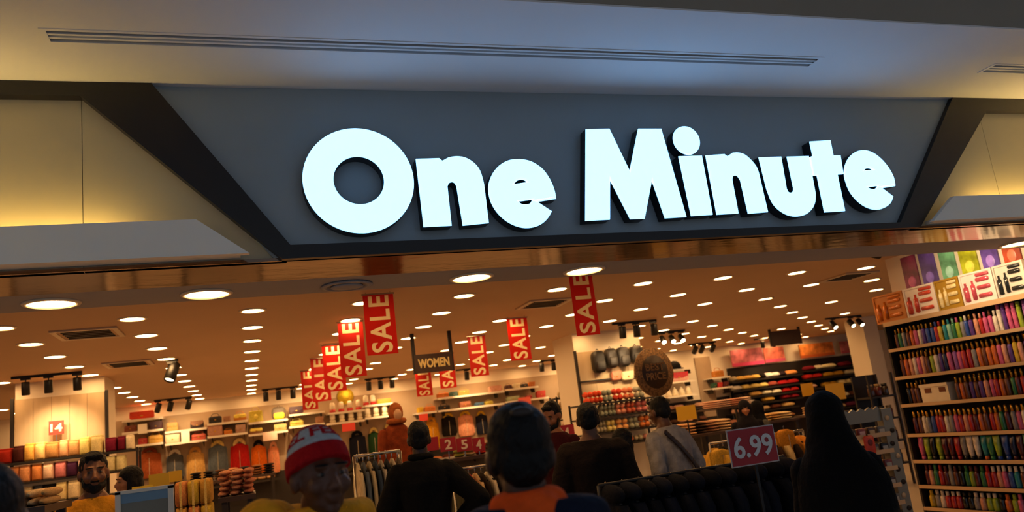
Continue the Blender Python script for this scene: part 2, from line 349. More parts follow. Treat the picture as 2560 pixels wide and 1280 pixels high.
for nm, ch, lab, loops, world in LET:
    if not world: loops = [W2(l) for l in loops]
    cx = sum(p[0] for p in loops[0]) / len(loops[0]); zb_ = min(p[1] for p in loops[0])
    t = thing(nm, lab, 'sign letter', (cx, D, zb_), 0, 'illuminated letters of the shop sign')
    sets = [('face', loops)]
    if ch == 'i': sets.append(('dot', [ring2(cd[0], cd[1], cd[2], cd[2], 40)]))
    for pn, lp in sets:
        lc = [[(x - cx, z - zb_) for x, z in l] for l in lp]
        o = part(pn, flat_curve(lc, .004, .012, -.012), 'sign_face', t, loc=(0, -.115 + .016, 0)); o.rotation_euler = (PI / 2, 0, 0); o.data.name = pn
        o2 = part('return', flat_curve(lc, .045, 0, .001), 'sign_return', t, loc=(0, -.053, 0)); o2.rotation_euler = (PI / 2, 0, 0); o2.data.name = 'return'
        for p in o.data.polygons: p.use_smooth = False
# ------------------------------------------------------------------ downlights
G = 1.066
ring_me = MB(); n = 28
ring_me.lathe([(.113, 0), (.113, -.012), (.138, -.008), (.142, 0)], 28)
RING = ring_me.mesh('trim_ring'); LENS = MB().lathe([(.001, -.004), (.113, -.004), (.113, .0)], 28).mesh('lens')
absent = {(3, 1), (7, 3), (8, 0), (8, 2), (8, 4), (9, 5), (10, 4), (10, 6), (9, 0), (9, 1), (10, 0), (10, 1), (10, 2), (6, 5), (6, 6), (-2, 5), (-3, 5), (11, 3), (11, 4), (12, 4), (12, 5), (12, 6), (13, 5), (13, 6), (13, 7), (14, 7), (14, 8), (5, 5), (2, 5)}
for k in range(-4, 15):
    for j in range(11):
        if (k, j) in absent or (k > 10 and j < 5) or (k > 12 and j < 8) or (k > 8 and j < 2) or (k == -4 and j < 6): continue
        x, y = (.1 + 1.07 * k) * G, (8.05 + 1.076 * j) * G
        t = thing('ceiling_downlight', f'warm ceiling downlight, {ORD[j]} row from the entrance, {ORD[k + 4]} file from the left', 'downlight', (x, y, ZC - .0005), 0, 'downlights of the shop ceiling')
        part('trim_ring', RING, 'trim_white', t); part('lens', LENS, 'lamp_on', t)
RB = MB().lathe([(.145, 0), (.145, -.014), (.172, -.01), (.176, 0)], 32).mesh('trim_ring'); LB = MB().lathe([(.001, -.004), (.145, -.004), (.145, 0)], 32).mesh('lens')
for i, x in enumerate((-1.437, -.276, 2.063, 3.223, 9.06)):
    t = thing('large_downlight', ['large bright bulkhead downlight at the far left edge', 'large bright bulkhead downlight, second from the left', 'large bright bulkhead downlight under the letter n of the left word', 'large bright bulkhead downlight above a hanging sale banner', 'large bright bulkhead downlight above the right wall posters'][i], 'downlight', (x * .82, 7.075 * .82, ZL - .0005), 0, 'large downlights of the entrance bulkhead')
    part('trim_ring', RB, 'trim_white', t); part('lens', LB, 'lamp_big', t)
t = thing('round_vent', 'round flat grey air vent in the entrance bulkhead', 'air vent', (.9 * .82, 7.075 * .82, ZL))
MB().lathe([(.17, 0), (.19, -.012), (.15, -.018), (.148, -.006), (.001, -.004)], 28).build('ring', 'band', t)
MB().lathe([(.11, -.006), (.12, -.018), (.06, -.022), (.001, -.02)], 24).build('disc', 'band', t)
# air-conditioning cassettes flush in the shop ceiling
def cassette(px, py, lab, s=.55):
    p = atz(px, py, ZC); t = thing('ceiling_vent', lab, 'air vent', (p.x, p.y, ZC), 0, 'shop ceiling air vents')
    MB().box(-s / 2, s / 2, -s / 2, s / 2, -.012, 0).build('plate', 'store_ceiling', t)
    for a, b, c, d in ((-.5, .5, -.5, -.42), (-.5, .5, .42, .5), (-.5, -.42, -.42, .42), (.42, .5, -.42, .42)): MB().box(a * s, b * s, c * s, d * s, -.022, -.01).build('rim', 'trim_white', t)
    for q in range(5): MB().box(-.36 * s, .36 * s, (-.32 + .16 * q - .03) * s, (-.32 + .16 * q + .03) * s, -.024, -.012).build('louvre', 'shelf_dark', t)
cassette(222, 832, 'square ceiling air vent near the left edge of the shop', .62); cassette(322, 908, 'square ceiling air vent behind the left vent', .6)
cassette(1362, 757, 'square ceiling air vent between two red sale banners', .62); cassette(2120, 690, 'square ceiling air vent before the right poster wall', .6)
# track lights
HEAD = MB().lathe([(.036, .07), (.04, .06), (.04, -.06), (.034, -.066), (.033, -.05), (.001, -.05)], 14).mesh('lamp_head')
FACE = MB().lathe([(.001, -.052), (.033, -.052), (.033, -.049)], 12).mesh('lamp_face')
def track(a, b, heads, lab, Y=None, tilt=(.15, 0), scale=1.25, lit=True, spot=0, aim=None):
    P, Q = (atz(*a, ZC), atz(*b, ZC)) if Y is None else (at(*a, Y), at(*b, Y)); y = (P.y + Q.y) / 2 if Y is None else Y
    t = thing('track_light', lab, 'track light', ((P.x + Q.x) / 2, y, ZC))
    x0, x1 = P.x - t.location.x, Q.x - t.location.x
    MB().box(x0, x1, -.02, .02, -.035, 0).build('rail', 'black_metal', t)
    for hx in heads:
        x = x0 + (x1 - x0) * hx
        MB().box(x - .06, x + .06, -.025, .025, -.06, -.03).cone((x, 0, -.06), (x, 0, -.1), .008, .008, 6).build('adapter', 'black_metal', t)
        h = part('lamp_head', HEAD, 'black_metal', t, loc=(x, 0, -.18)); h.scale = (scale,) * 3; h.rotation_euler = (tilt[0], tilt[1], 0)
        f = part('lamp_face', FACE, 'lamp_spot' if lit else 'slot', h)
        if spot and aim:
            l = bpy.data.lights.new('spot', 'SPOT'); l.energy = spot; l.color = (1, .66, .32); l.spot_size = 1.25; l.spot_blend = 1.0; l.shadow_soft_size = .03
            lo = bpy.data.objects.new('bulb_light', l); link(lo, t); lo.location = (x, 0, -.27)
            d = Vector(aim) - (t.location + lo.location); lo.rotation_euler = d.to_track_quat('-Z', 'Y').to_euler()
    return t
COLY = 13.5
pc = at(150, 1060, COLY)
track((28, 950), (205, 934), (.2, .52, .93), 'black three-head track light before the left wood-clad column', Y=12.6, scale=1.35, spot=SPOT_POWER, aim=(pc.x, COLY, 2.2))
track((385, 1004), (480, 994), (.1, .42, .9), 'black track light over the leftmost bag shelves', Y=19.2, tilt=(.3, .3), scale=1.5, spot=SPOT_POWER, aim=(-1.5, BACK, 2.2))
track((655, 984), (745, 974), (.1, .45, .85), 'black track light over the yellow tote and grey backpack', Y=19.2, scale=1.5, spot=SPOT_POWER, aim=(1, BACK, 2.2))
track((912, 955), (988, 946), (.12, .5, .88), 'black track light left of the women sign', Y=19.2, scale=1.5, spot=SPOT_POWER, aim=(3.6, BACK, 2.2))
track((1140, 926), (1190, 920), (.5,), 'small black track light behind the right hanging banner', Y=19.2, scale=1.5, spot=SPOT_POWER * 2, aim=(5.6, BACK, 2.2))
track((1340, 902), (1420, 893), (.15, .52, .85), 'black track light left of the backpack column', Y=19.0, scale=1.5, spot=SPOT_POWER, aim=(8.4, BACK, 2.2))
pm = at(1540, 900, COLY)
track((1530, 806), (1640, 799), (.2, .52, .92), 'black track light above the hanging black backpacks', Y=12.4, scale=1.5, spot=SPOT_POWER, aim=(pm.x, COLY, 2.3))
track((1640, 836), (1712, 826), (.2, .52, .85), 'track light with glowing lamps right of the backpack column', Y=14.6, tilt=(-.9, .3), scale=1.5)
track((1722, 868), (1790, 861), (.2, .45, .85), 'black track light over the dark cap display', Y=18.4, tilt=(.9, 0), scale=1.6, spot=SPOT_POWER, aim=(12, BACK, 2))
track((2062, 792), (2150, 783), (.2, .7, .95), 'track light with glowing lamps in front of the cream column', Y=15, tilt=(-.8, .2), scale=1.6)
track((1885, 845), (1945, 838), (.3, .75), 'black track light beside the hanging brown sign', Y=19, scale=1.4, spot=SPOT_POWER * 1.5, aim=(15, BACK, 2))
track((416, 922), (446, 920), (.45,), 'single drop spotlight between two rows of left downlights', Y=12.2, tilt=(-.4, .3), scale=2.0)
t = thing('track_light', 'added unseen track light behind the bulkhead brightening the right wall posters', 'track light', (6.5, 6.4, ZC))  # invented fixture, kept out of view, added to brighten the poster wall
MB().box(-.02, .02, -.3, .45, -.035, 0).build('rail', 'black_metal', t)
for dy_ in (-.22, .06, .34):
    MB().box(-.025, .025, dy_ - .06, dy_ + .06, -.06, -.03).cone((0, dy_, -.06), (0, dy_, -.1), .008, .008, 6).build('adapter', 'black_metal', t)
    h = part('lamp_head', HEAD, 'black_metal', t, loc=(0, dy_, -.17)); h.scale = (1.25,) * 3; h.rotation_euler = (0, -1.3, 0); part('lamp_face', FACE, 'lamp_spot', h)
    l = bpy.data.lights.new('spot', 'SPOT'); l.energy = 34; l.color = (1, .70, .40); l.spot_size = 1.7; l.spot_blend = 1; l.shadow_soft_size = .03
    lo = bpy.data.objects.new('bulb_light', l); link(lo, t); lo.location = (.1, dy_, -.2); lo.rotation_euler = Vector((1.5, 0, -.25)).to_track_quat('-Z', 'Y').to_euler()
# ------------------------------------------------------------------ columns
def column(px0, px1, side, ptop, pbot, lab, Y=COLY, depth=1.0):
    x0 = at(px0, 1000, Y).x; x1 = at(px1, 1000, Y).x
    c = MB().box(x0, x1, Y, Y + depth, 0, ZC).build('column', 'wall'); tag(c, lab, None, None, 'structure')
    return x0, x1, c
x0, x1, c = column(38, 262, 285, 0, 0, 'cream square column with wood cladding at the left')
z0, z1 = at(150, 1098, COLY).z, at(150, 990, COLY).z
npl = 5
for i in range(npl):
    a, b = x0 + (x1 - x0) * i / npl, x0 + (x1 - x0) * (i + 1) / npl
    MB().box(a + .002, b - .002, COLY - .025, COLY, z0 - .2, z1).build('wood_panel', 'wood', c)
for x in (x0 - .03, x1 + .03): MB().box(x - .02, x + .02, COLY - .06, COLY, 0, z1 + .02).build('upright_post', 'shelf_dark', c)
CX0, CX1 = x0, x1
m0, m1, cm = column(1452, 1622, 0, 0, 0, 'cream square column hung with backpacks in the middle of the shop')
z1m = at(1540, 872, COLY).z
for i in range(4): MB().box(m0 + (m1 - m0) * i / 4 + .002, m0 + (m1 - m0) * (i + 1) / 4 - .002, COLY - .025, COLY, 1.6, z1m).build('wood_panel', 'wood', cm)
MB().box(m0 - .02, m0 + .02, COLY - .06, COLY, 0, z1m + .03).build('upright_post', 'shelf_dark', cm)
MB().box(m0, m1, COLY - .09, COLY - .06, at(1540, 948, COLY).z, at(1540, 944, COLY).z).build('hang_rail', 'shelf_dark', cm)
pr_ = at(2205, 900, 15.5)
c3 = MB().box(pr_.x - .35, pr_.x + .08, 15.5, 16.1, 0, ZC).build('column', 'wall'); tag(c3, 'slim cream column behind the right perfume shelves', None, None, 'structure')
# ------------------------------------------------------------------ hanging signs
RED = 'c22318'
SALE_ME = text_mesh('SALE', 1, .0221, 0, 1.16)
def sale_loops():
    bm = bmesh.new(); bm.from_mesh(SALE_ME); bmesh.ops.remove_doubles(bm, verts=bm.verts, dist=1e-5)
    nx = {}
    for e in bm.edges:
        if len(e.link_faces) == 1:
            a, b = e.verts; nx.setdefault(a.index, []).append(b.index); nx.setdefault(b.index, []).append(a.index)
    bm.verts.ensure_lookup_table(); co = [v.co.copy() for v in bm.verts]; bm.free(); seen = set(); L = []
    for st in list(nx):
        if st in seen: continue
        loop = [st]; seen.add(st); cur = st
        while True:
            k = [q for q in nx[cur] if q not in seen]
            if not k: break
            cur = k[0]; seen.add(cur); loop.append(cur)
        if len(loop) > 2: L.append([(co[q].x, co[q].y) for q in loop])
    return L
SL_ = sale_loops(); sxs = [p[0] for l in SL_ for p in l]; sys_ = [p[1] for l in SL_ for p in l]
def sale_fit(w, h):       # lettering turned to read upwards, fitted to the banner
    fx_ = lambda x: .035 * h + .93 * h * (x - min(sxs)) / (max(sxs) - min(sxs)); fy_ = lambda y: -(-.34 * w + .68 * w * (y - min(sys_)) / (max(sys_) - min(sys_)))
    return [[(fy_(y), fx_(x)) for x, y in l] for l in SL_]
def banner(px, py, Y, wpx, lab, hb=None):
    p = at(px, py, Y); w = wpx * Y / 1983 * .97; h = ZC - .02 - p.z
    t = thing('sale_banner', lab, 'banner', (p.x, Y, p.z), .0, 'hanging red sale banners')
    lp = sale_fit(w, h)
    o = part('sheet', flat_curve([[(-w / 2, 0), (w / 2, 0), (w / 2, h), (-w / 2, h)]] + lp, 0, 0), 'banner_film', t, RED); o.rotation_euler = (PI / 2, 0, 0); o.data.name = 'sheet'
    o = part('lettering', flat_curve(lp, 0, 0), 'banner_film', t, 'f0e2b4'); o.rotation_euler = (PI / 2, 0, 0); o.data.name = 'lettering'
    MB().box(-w / 2 - .01, w / 2 + .01, -.008, .008, h - .012, h + .006).build('top_rail', 'chrome', t)
    for s in (-1, 1): MB().box(s * w * .4 - .003, s * w * .4 + .003, -.003, .003, h, h + .022).build('wire', 'chrome', t)
for i, (px, py, Y, w) in enumerate([(958, 886, 8.0, 80), (886, 942, 9.75, 64), (840, 978, 11.9, 54), (806, 1003, 13.5, 45), (777, 1024, 15.5, 37)]):
    banner(px, py, Y, w, ['red sale banner nearest the entrance in the left receding row', 'red sale banner, second in the left receding row', 'red sale banner, third in the left receding row', 'red sale banner, fourth in the left receding row', 'red sale banner farthest back in the left receding row'][i])
for px, py, Y, w, lab in [(1472, 838, 7.5, 72, 'red sale banner just right of centre below a large downlight'), (1304, 900, 10.6, 60, 'dim red sale banner left of the backpack column'), (1201, 940, 12.3, 50, 'red sale banner between the women sign and the dim banner'), (1063, 990, 17.8, 42, 'red sale banner hanging below the women sign'), (1122, 970, 14.7, 44, 'red sale banner behind the right end of the women sign')]:
    banner(px, py, Y, w, lab)
def hang_board(px0, px1, py0, py1, Y, lab, txt=None, tsz=.6):
    a, b = at(px0, (py0 + py1) / 2, Y), at(px1, (py0 + py1) / 2, Y); zt_, zb_ = at((px0 + px1) / 2, py0, Y).z, at((px0 + px1) / 2, py1, Y).z
    t = thing('hanging_sign', lab, 'sign', ((a.x + b.x) / 2, Y, zb_)); w = b.x - a.x; h = zt_ - zb_
    MB().box(-w / 2, w / 2, -.03, .03, 0, h).build('board', 'board', t)
    for s in (-1, 1): MB().box(s * w * .5 - .025, s * w * .5 + .025, -.025, .025, h * -.02, ZC - zb_).build('post', 'shelf_dark', t)
    if txt: text(txt, w * .84, h * .5, 'sign_gold', t, None, (0, -.034, h * .5), .04)
hang_board(1036, 1130, 884, 930, 11.6, 'dark brown hanging sign reading WOMEN in gold letters', 'WOMEN')
hang_board(1926, 2000, 826, 862, 16.5, 'blank dark brown hanging sign toward the right back')
# round leopard-rimmed price sign on a stand
YP = 8.6; p = at(1635, 930, YP); r = (at(1635, 868, YP).z - at(1635, 992, YP).z) / 2
t = thing('round_sign', 'round leopard-rimmed sign reading BEST PRICE on a stand', 'sign', (p.x, YP, 0), .22)
MB().lathe([(.16, 0), (.16, .02), (.03, .03), (.015, .05), (.015, p.z - r)], 16).build('stand', 'black_metal', t)
o = MB().lathe([(.001, -.018), (r, -.018), (r, .018), (.001, .018)], 40).build('rim', 'leopard', t, loc=(0, 0, p.z)); o.rotation_euler = (PI / 2, 0, 0)
o = MB().lathe([(.001, -.0), (r * .68, 0), (r * .68, .026), (.001, .026)], 40).build('disc', 'board', t, loc=(0, 0, p.z)); o.rotation_euler = (PI / 2, 0, 0)
text('BEST', r * 1.0, r * .3, 'leopard', t, None, (0, -.03, p.z + r * .2), .03); text('PRICE', r * 1.05, r * .3, 'leopard', t, None, (0, -.03, p.z - r * .18), .03)
# ------------------------------------------------------------------ right wall of toiletries
XW = 7.7; YE = atx(2240, 950, XW).y
SH = [atx(2400, y, XW).z for y in (768, 845, 924, 1000, 1081, 1151, 1217, 1274)]
YN = 5.3
t = thing('wall_shelving', 'tall dark shelving filled with bottles along the right wall', 'shelving', (XW + .3, (YE + YN) / 2, 0)); o_ = t.location.copy()
MB().box(.05, .1, YN - o_.y, YE - o_.y, 0, ZC).build('back_panel', 'shelf_dark', t)
MB().box(-.29, .1, YE - o_.y, YE + .03 - o_.y, 0, SH[0] + .0).build('side_panel', 'shelf_dark', t)
MB().box(-.02, .1, YE - o_.y - .3, YE + .03 - o_.y, SH[0], ZC).build('pilaster', 'wall', t)
MB().box(.0, .05, YN - o_.y, YE - .3 - o_.y, SH[0], ZC).build('header', 'wall', t)
for i, z in enumerate(SH):
    s = MB().box(-.3, .05, YN - o_.y, YE - o_.y, z - .035, z).build('shelf', 'shelf_dark', t)
    MB().box(-.315, -.298, YN - o_.y, YE - o_.y, z - (.05 if i == 0 else .034), z + .004).build('front_edge', 'shelf_wood', s)
MB().box(-.28, .05, YN - o_.y, YE - o_.y, 0, max(.01, SH[7] - .036)).build('plinth', 'shelf_dark', t)
# posters above
XP = XW + .29; PST = [('943a6e', 345, 525, 'magenta fragrance poster farthest into the shop'), ('6650b4', 565, 755, 'dark purple fragrance poster, second on the right wall'), ('7acb9e', 815, 1005, 'green fragrance poster beside the lime one'), ('c8d42c', 1060, 1280, 'lime green fragrance poster on the right wall'), ('7458c4', 1330, 1540, 'violet fragrance poster between lime and rust'), ('c04c2a', 1600, 1820, 'rust red fragrance poster at the right edge')]
mp_ = mat('poster', objcol=True, rough=.35, var=.55, scale=5)
zp0, zp1 = SH[0] + .30, ZC - .02
for i, (c, a, b, lab) in enumerate(PST):
    ya, yb = atx(2180 + a / 4.924, 642 - i * 4, XP).y, atx(2180 + b / 4.924, 642 - i * 4, XP).y
    p = thing('wall_poster', lab, 'poster', (XP, (ya + yb) / 2, zp0 - .02), 0, 'fragrance posters on the right wall'); h = abs(ya - yb) / 2
    MB().box(-.012, .008, -h, h, 0, zp1 - zp0).build('sheet', 'poster', p, c)
    o = MB().ell((-.012, 0, (zp1 - zp0) * .35), (.006, h * .55, .07)).build('printed_bottle', 'poster', p, c); o.color = tuple(min(1, v * 2.2 + .08) for v in o.color[:3]) + (1,)
# gift boxes
BX = [('c77a2e', 'd8771e', 20, 380, 640, 1000, 'clear gift box of orange toiletries at the far end'), ('efe2d4', 'c8432e', 385, 790, 545, 930, 'white gift box of red and orange toiletries'), ('a8801e', 'e8d49a', 755, 1110, 490, 850, 'gold gift box between two white ones'), ('f0e0d8', 'b84858', 1055, 1550, 370, 800, 'white gift box of pink toiletries'), ('d8d2c6', '1e2426', 1500, 1960, 270, 715, 'white gift box of black toiletries at the right edge')]
XG = XW + .06
GY = []
for i, (c, pc_, a, b, ta, tb, lab) in enumerate(BX):
    ya, yb = atx(2180 + a / 4.924, 770, XG).y, atx(2180 + b / 4.924, 745, XG).y; 
    if GY: ya = min(ya, GY[-1] - .008)
    GY.append(yb); w = abs(ya - yb) - .004; hgt = .36
    p = thing('gift_box', lab, 'gift box', (XG, (ya + yb) / 2, SH[0]), 0, 'gift boxes on the top right shelf')
    MB().box(.012, .09, -w / 2, w / 2, 0, hgt).build('backing', 'plastic', p, c)
    for (q0, q1, r0, r1) in ((-.5, .5, 0, .06), (-.5, .5, .94, 1), (-.5, -.45, .06, .94), (.45, .5, .06, .94)): MB().box(0, .012, q0 * w, q1 * w, r0 * hgt, r1 * hgt).build('frame_edge', 'plastic', p, c)
    for dy, z0_, hh, rr in ((.36, .1, .6, .045), (.14, .12, .62, .04)): MB().lathe([(.001, 0), (rr * w * 1.6, .01), (rr * w * 1.6, hh * hgt * .75), (rr * w * .8, hh * hgt * .82), (rr * w * .8, hh * hgt), (.001, hh * hgt)], 10, Matrix.Translation((.012, dy * w, z0_ * hgt))).build('bottle', 'liquid', p, pc_)
    for z0_ in (.16, .42, .66): MB().rbox(-.2 * w, .2 * w, -.012, .012, 0, .13 * hgt, .05 * hgt, Matrix.Translation((.006, -.17 * w, z0_ * hgt)) @ Matrix.Rotation(PI / 2, 4, 'Z')).build('soap', 'liquid', p, pc_)
    MB().rbox(-.2 * w, .2 * w, -.01, .01, 0, .1 * hgt, .04 * hgt, Matrix.Translation((.004, -.2 * w, .82 * hgt)) @ Matrix.Rotation(PI / 2, 4, 'Z')).build('label_plate', 'plastic', p, pc_)
# bottles
def lathe_me(prof, nm, n=12): return MB().lathe(prof, n).mesh(nm)
BK = {
 'mist': (lathe_me([(.001, 0), (.030, .002), (.032, .01), (.032, .135), (.026, .15), (.014, .155), (.001, .155)], 'bottle_body'), lathe_me([(.001, .155), (.0165, .156), (.0165, .2), (.014, .205), (.001, .205)], 'cap')),
 'short': (lathe_me([(.001, 0), (.033, .002), (.035, .012), (.034, .10), (.022, .118), (.001, .12)], 'bottle_body'), lathe_me([(.001, .118), (.019, .119), (.019, .16), (.001, .162)], 'cap')),
 'tall': (lathe_me([(.001, 0), (.030, .002), (.031, .01), (.031, .175), (.024, .19), (.001, .192)], 'bottle_body'), lathe_me([(.001, .19), (.024, .191), (.024, .235), (.02, .24), (.001, .24)], 'cap')),
 'tube': (MB().loft([[(r * math.cos(2 * PI * j / 14), q * math.sin(2 * PI * j / 14), z) for j in range(14)] for z, r, q in ((.035, .024, .024), (.07, .030, .030), (.16, .037, .037), (.225, .012, .042), (.24, .006, .043))]).mesh('tube_body'), lathe_me([(.001, 0), (.024, .001), (.026, .01), (.025, .036), (.001, .037)], 'cap')),
}
def bottle(kind, x, y, z, c, cc, lab, group, s=1, name='bottle', wid=.08):
    t = thing(name, lab, 'bottle', (x, y, z), random.uniform(-.15, .15), group); sw = min(s, wid * .46 / .036) if kind != 'tube' else min(s, wid * .46 / .043); t.scale = (sw, sw, s)
    part(BK[kind][0].name.split('.')[0], BK[kind][0], 'liquid', t, c)
    k = part('cap', BK[kind][1], 'gold' if cc == 'gold' else 'plastic', t, None if cc == 'gold' else cc)
    return t
NAMES = {'r': ('red', 'b3241f'), 'm': ('maroon', '5a1a22'), 'o': ('orange', 'd2681e'), 'b': ('brown', '6b3a20'), 'g': ('green', '2f7a46'), 'l': ('lime', '9cb22a'), 'y': ('yellow', 'd0ac28'), 't': ('teal', '1f8a92'), 'u': ('blue', '2f4f9e'), 'p': ('purple', '5a3585'), 'k': ('pink', 'cf5a86'), 'w': ('white', 'e6d8c6'), 'c': ('peach', 'dd9a78'), 'x': ('black', '17130f'), 's': ('grey', '8e8a86'), 'e': ('mint', '8cc8a8'), 'v': ('violet', '9a5fa6'), 'n': ('navy', '1d2748')}
ROWS = [
 (1, 'mist', .062, 'bgsbokwpuuryteglsupcrkkwwpkklvvkpo', 'second', 'dddddddddduryteklwdcckbwkpkklvvkko', 1.2),
 (2, 'mist', .066, 'bocwkcblwpnkvkrrsobookcpycpubrvrnp', 'third', None, 1.36),
 (3, 'mist', .066, 'xbbxxxxxwwtbobpbpckrobgmrbormsgbpr', 'fourth', None, 1.25),
 (4, 'short', .068, 'mbwsurrwskrcrmobrogmskwegrmygxrgbt', 'fifth', None, 1.65),
 (5, 'tube', .090, 'klxlmmrswwtglunmeotkvpktrl', 'sixth', 'klxlmmrxxxoguummwocckvkwrl', 1.1),
 (6, 'short', .072, 'mcgrmsbxglmgrrckutbwgwtswkrmgoxpbt', 'seventh', 'mmgrmsmxgmmgrwwwwwwwwwwwwwrmgoxpbt', 1.45),
 (7, 'short', .080, 'yswrrrxxscllxolkgrmcpbtgok', 'lowest', 'ywwwwwxxwwwwxolkgrmcpbtgok', 1.2)]
ya0, yb0 = atx(2308, 1000, XW + .05).y, atx(2378, 1000, XW + .05).y
for ri, kind, dy, cols, rn, caps, s in ROWS:
    y = YE - .09; cnt = {}
    for i, ch in enumerate(cols):
        if y < YN + .08: break
        nmc, hx = NAMES[ch]
        if ri == 3 and yb0 - .04 < y < ya0 + .04:
            y -= dy; continue
        cp = 'gold' if caps is None else (caps[i] if i < len(caps) else 'd'); cp = 'gold' if cp in ('gold', 'd') else NAMES[cp][1]
        kk = kind if not (ri == 1 and i > 23) else 'tall'
        bottle(kk, XW + .075 + random.uniform(-.008, .01), y, SH[ri], hx, cp, f'{nmc} {"tube" if kind == "tube" else "bottle"}, {ORD[i]} from the far end on the {rn} right shelf', f'bottles on the {rn} right shelf', s * random.uniform(.96, 1.03), 'lotion_tube' if kind == 'tube' else 'bottle', dy)
        # a second bottle standing behind
        if ri in (2, 3) :
            bottle(kind, XW + .19, y - dy * .5, SH[ri], random.choice(['5a2c18', '7a3a1e', '3a2018']), 'gold', f'amber bottle, {ORD[i]} in the back file of the {rn} right shelf', f'back file of bottles on the {rn} right shelf', s * 1.08, 'bottle', dy)
        y -= dy
ya, yb = atx(2308, 1000, XW + .05).y, atx(2378, 1000, XW + .05).y
p = thing('gift_carton', 'white carton with two brown windows on the fourth right shelf', 'carton', (XW + .04, (ya + yb) / 2, SH[3])); w = ya - yb
MB().box(0, .12, -w / 2, w / 2, 0, .21).build('box', 'plastic', p, 'ead9bb'); MB().box(-.01, .0, -w / 2 - .005, w / 2 + .005, .18, .215).build('lid_edge', 'plastic', p, 'ead9bb')
for s in (-.3, .22): MB().box(-.006, 0, w * s - w * .11, w * s + w * .11, .11, .165).build('window', 'plastic', p, '6b3218')
# ------------------------------------------------------------------ goods on the left column: folded towels
def towel_me():
    mb = MB()
    for k in range(3): mb.rbox(-.5, .5, -.5 + k * .0, .5, k / 3 + .01, (k + 1) / 3 - .0, .13)
    return mb
TWL = MB().rbox(-.5, .5, -.5, .5, 0, 1.0, .1).mesh('folded_body'); TWF = MB().rbox(-.46, .46, -.56, -.4, .05, .93, .12).mesh('front_fold'); TWT = MB().rbox(-.48, .48, -.42, .42, .95, 1.12, .07).mesh('top_fold')
def towel(px0, px1, pyt, pyb, Y, c, lab, group, top=None, zr=None):
    a, b = at(px0, pyb, Y), at(px1, pyb, Y); z1 = at((px0 + px1) / 2, pyt, Y).z; w = b.x - a.x - .004; z = zr or at((px0 + px1) / 2, pyb, Y).z
    t = thing('folded_towel', lab, 'towel', ((a.x + b.x) / 2, Y + .12, z), random.uniform(-.04, .04), group)
    for me, nm in ((TWL, 'folded_body'), (TWF, 'front_fold'), (TWT, 'top_fold')):
        o = part(nm, me, 'cloth', t, top if (top and nm == 'top_fold') else c); o.scale = (w, .24, min(.27, z1 - z))
YT = 13.05
def shelf_thing(name, lab, rows, X0, X1, Y0, Y1, posts=True, wood='shelf_dark', group=None, th=.03, back=None, ztop=None):
    t = thing(name, lab, 'shelving', ((X0 + X1) / 2, (Y0 + Y1) / 2, 0), 0, group); ox, oy = t.location.x, t.location.y
    for z in rows: MB().box(X0 - ox, X1 - ox, Y0 - oy, Y1 - oy, z - th, z).build('shelf', wood, t)
    zt2 = ztop or max(rows) + .02
    if posts:
        for x in (X0, X1):
            for y in (Y0 + .03, Y1 - .03): MB().box(x - ox - .015, x - ox + .015, y - oy - .015, y - oy + .015, 0, zt2).build('post', 'shelf_dark', t)
    if back: MB().box(X0 - ox, X1 - ox, Y1 - oy - .012, Y1 - oy, 0, zt2).build('back_panel', back, t)
    return t
TW = [(1, [(-44, -10, 1128, 1162, '8a1a14', 'dark red'), (-8, 28, 1126, 1158, 'a82a1c', 'brick red'), (32, 59, 1119, 1151, '4a1f1a', 'dark maroon'), (60, 86, 1113, 1152, 'e0a850', 'golden'), (87, 113, 1110, 1150, 'e6bc78', 'sand'), (114, 147, 1109, 1146, 'b07c46', 'brown'), (148, 170, 1104, 1142, 'e2a878', 'peach'), (171, 197, 1103, 1142, 'cf9a62', 'tan'), (198, 224, 1097, 1139, 'f4e088', 'yellow cream'), (226, 256, 1092, 1136, 'f3e2a0', 'pale cream'), (263, 291, 1097, 1130, '7a1c38', 'wine red'), (293, 313, 1094, 1126, '70182f', 'dark wine'), (315, 332, 1090, 1122, 'e6d8b8', 'off-white')]),
      (2, [(20, 46, 1172, 1207, 'd0834a', 'ochre'), (48, 75, 1168, 1205, 'e09a66', 'apricot'), (78, 103, 1165, 1203, 'dd8a4c', 'orange'), (107, 133, 1162, 1200, 'f0c8a8', 'blush'), (137, 164, 1158, 1197, 'd98080', 'rose pink'), (167, 192, 1158, 1192, '4a2344', 'purple'), (195, 218, 1150, 1186, 'e8c4b8', 'pale pink'), (240, 262, 1148, 1181, 'e6d6a6', 'pale straw'), (264, 288, 1144, 1178, 'dccf9a', 'light straw'), (290, 313, 1142, 1175, 'e4d8a0', 'butter')]),
      (3, [(48, 80, 1222, 1262, 'a89878', 'grey beige'), (84, 106, 1218, 1258, '3a3a40', 'charcoal'), (107, 138, 1215, 1255, '14110f', 'black'), (139, 166, 1210, 1250, 'ead69a', 'cream'), (169, 199, 1206, 1246, 'f0dcae', 'ivory'), (220, 250, 1201, 1240, 'd8c8a8', 'oatmeal')])]
rows = []
RN = {1: 'top', 2: 'middle', 3: 'bottom'}
for rn, L in TW:
    z = sum(at((l[0] + l[1]) / 2, l[3], YT).z for l in L) / len(L); rows.append(z)
    for px0, px1, a, b, c, nmc in L:
        a2 = at((px0 + px1) / 2, b, YT).z
        towel(px0, px1, a, b, YT, c, f'{nmc} folded towel on the {RN[rn]} shelf of the wood-clad column', f'folded towels on the {RN[rn]} column shelf', None, z)
shelf_thing('column_shelving', 'dark shelving with folded towels around the left column', [min(r, 9) for r in rows], at(-48, 1100, YT).x, at(342, 1100, YT).x, YT - .02, COLY - .08)
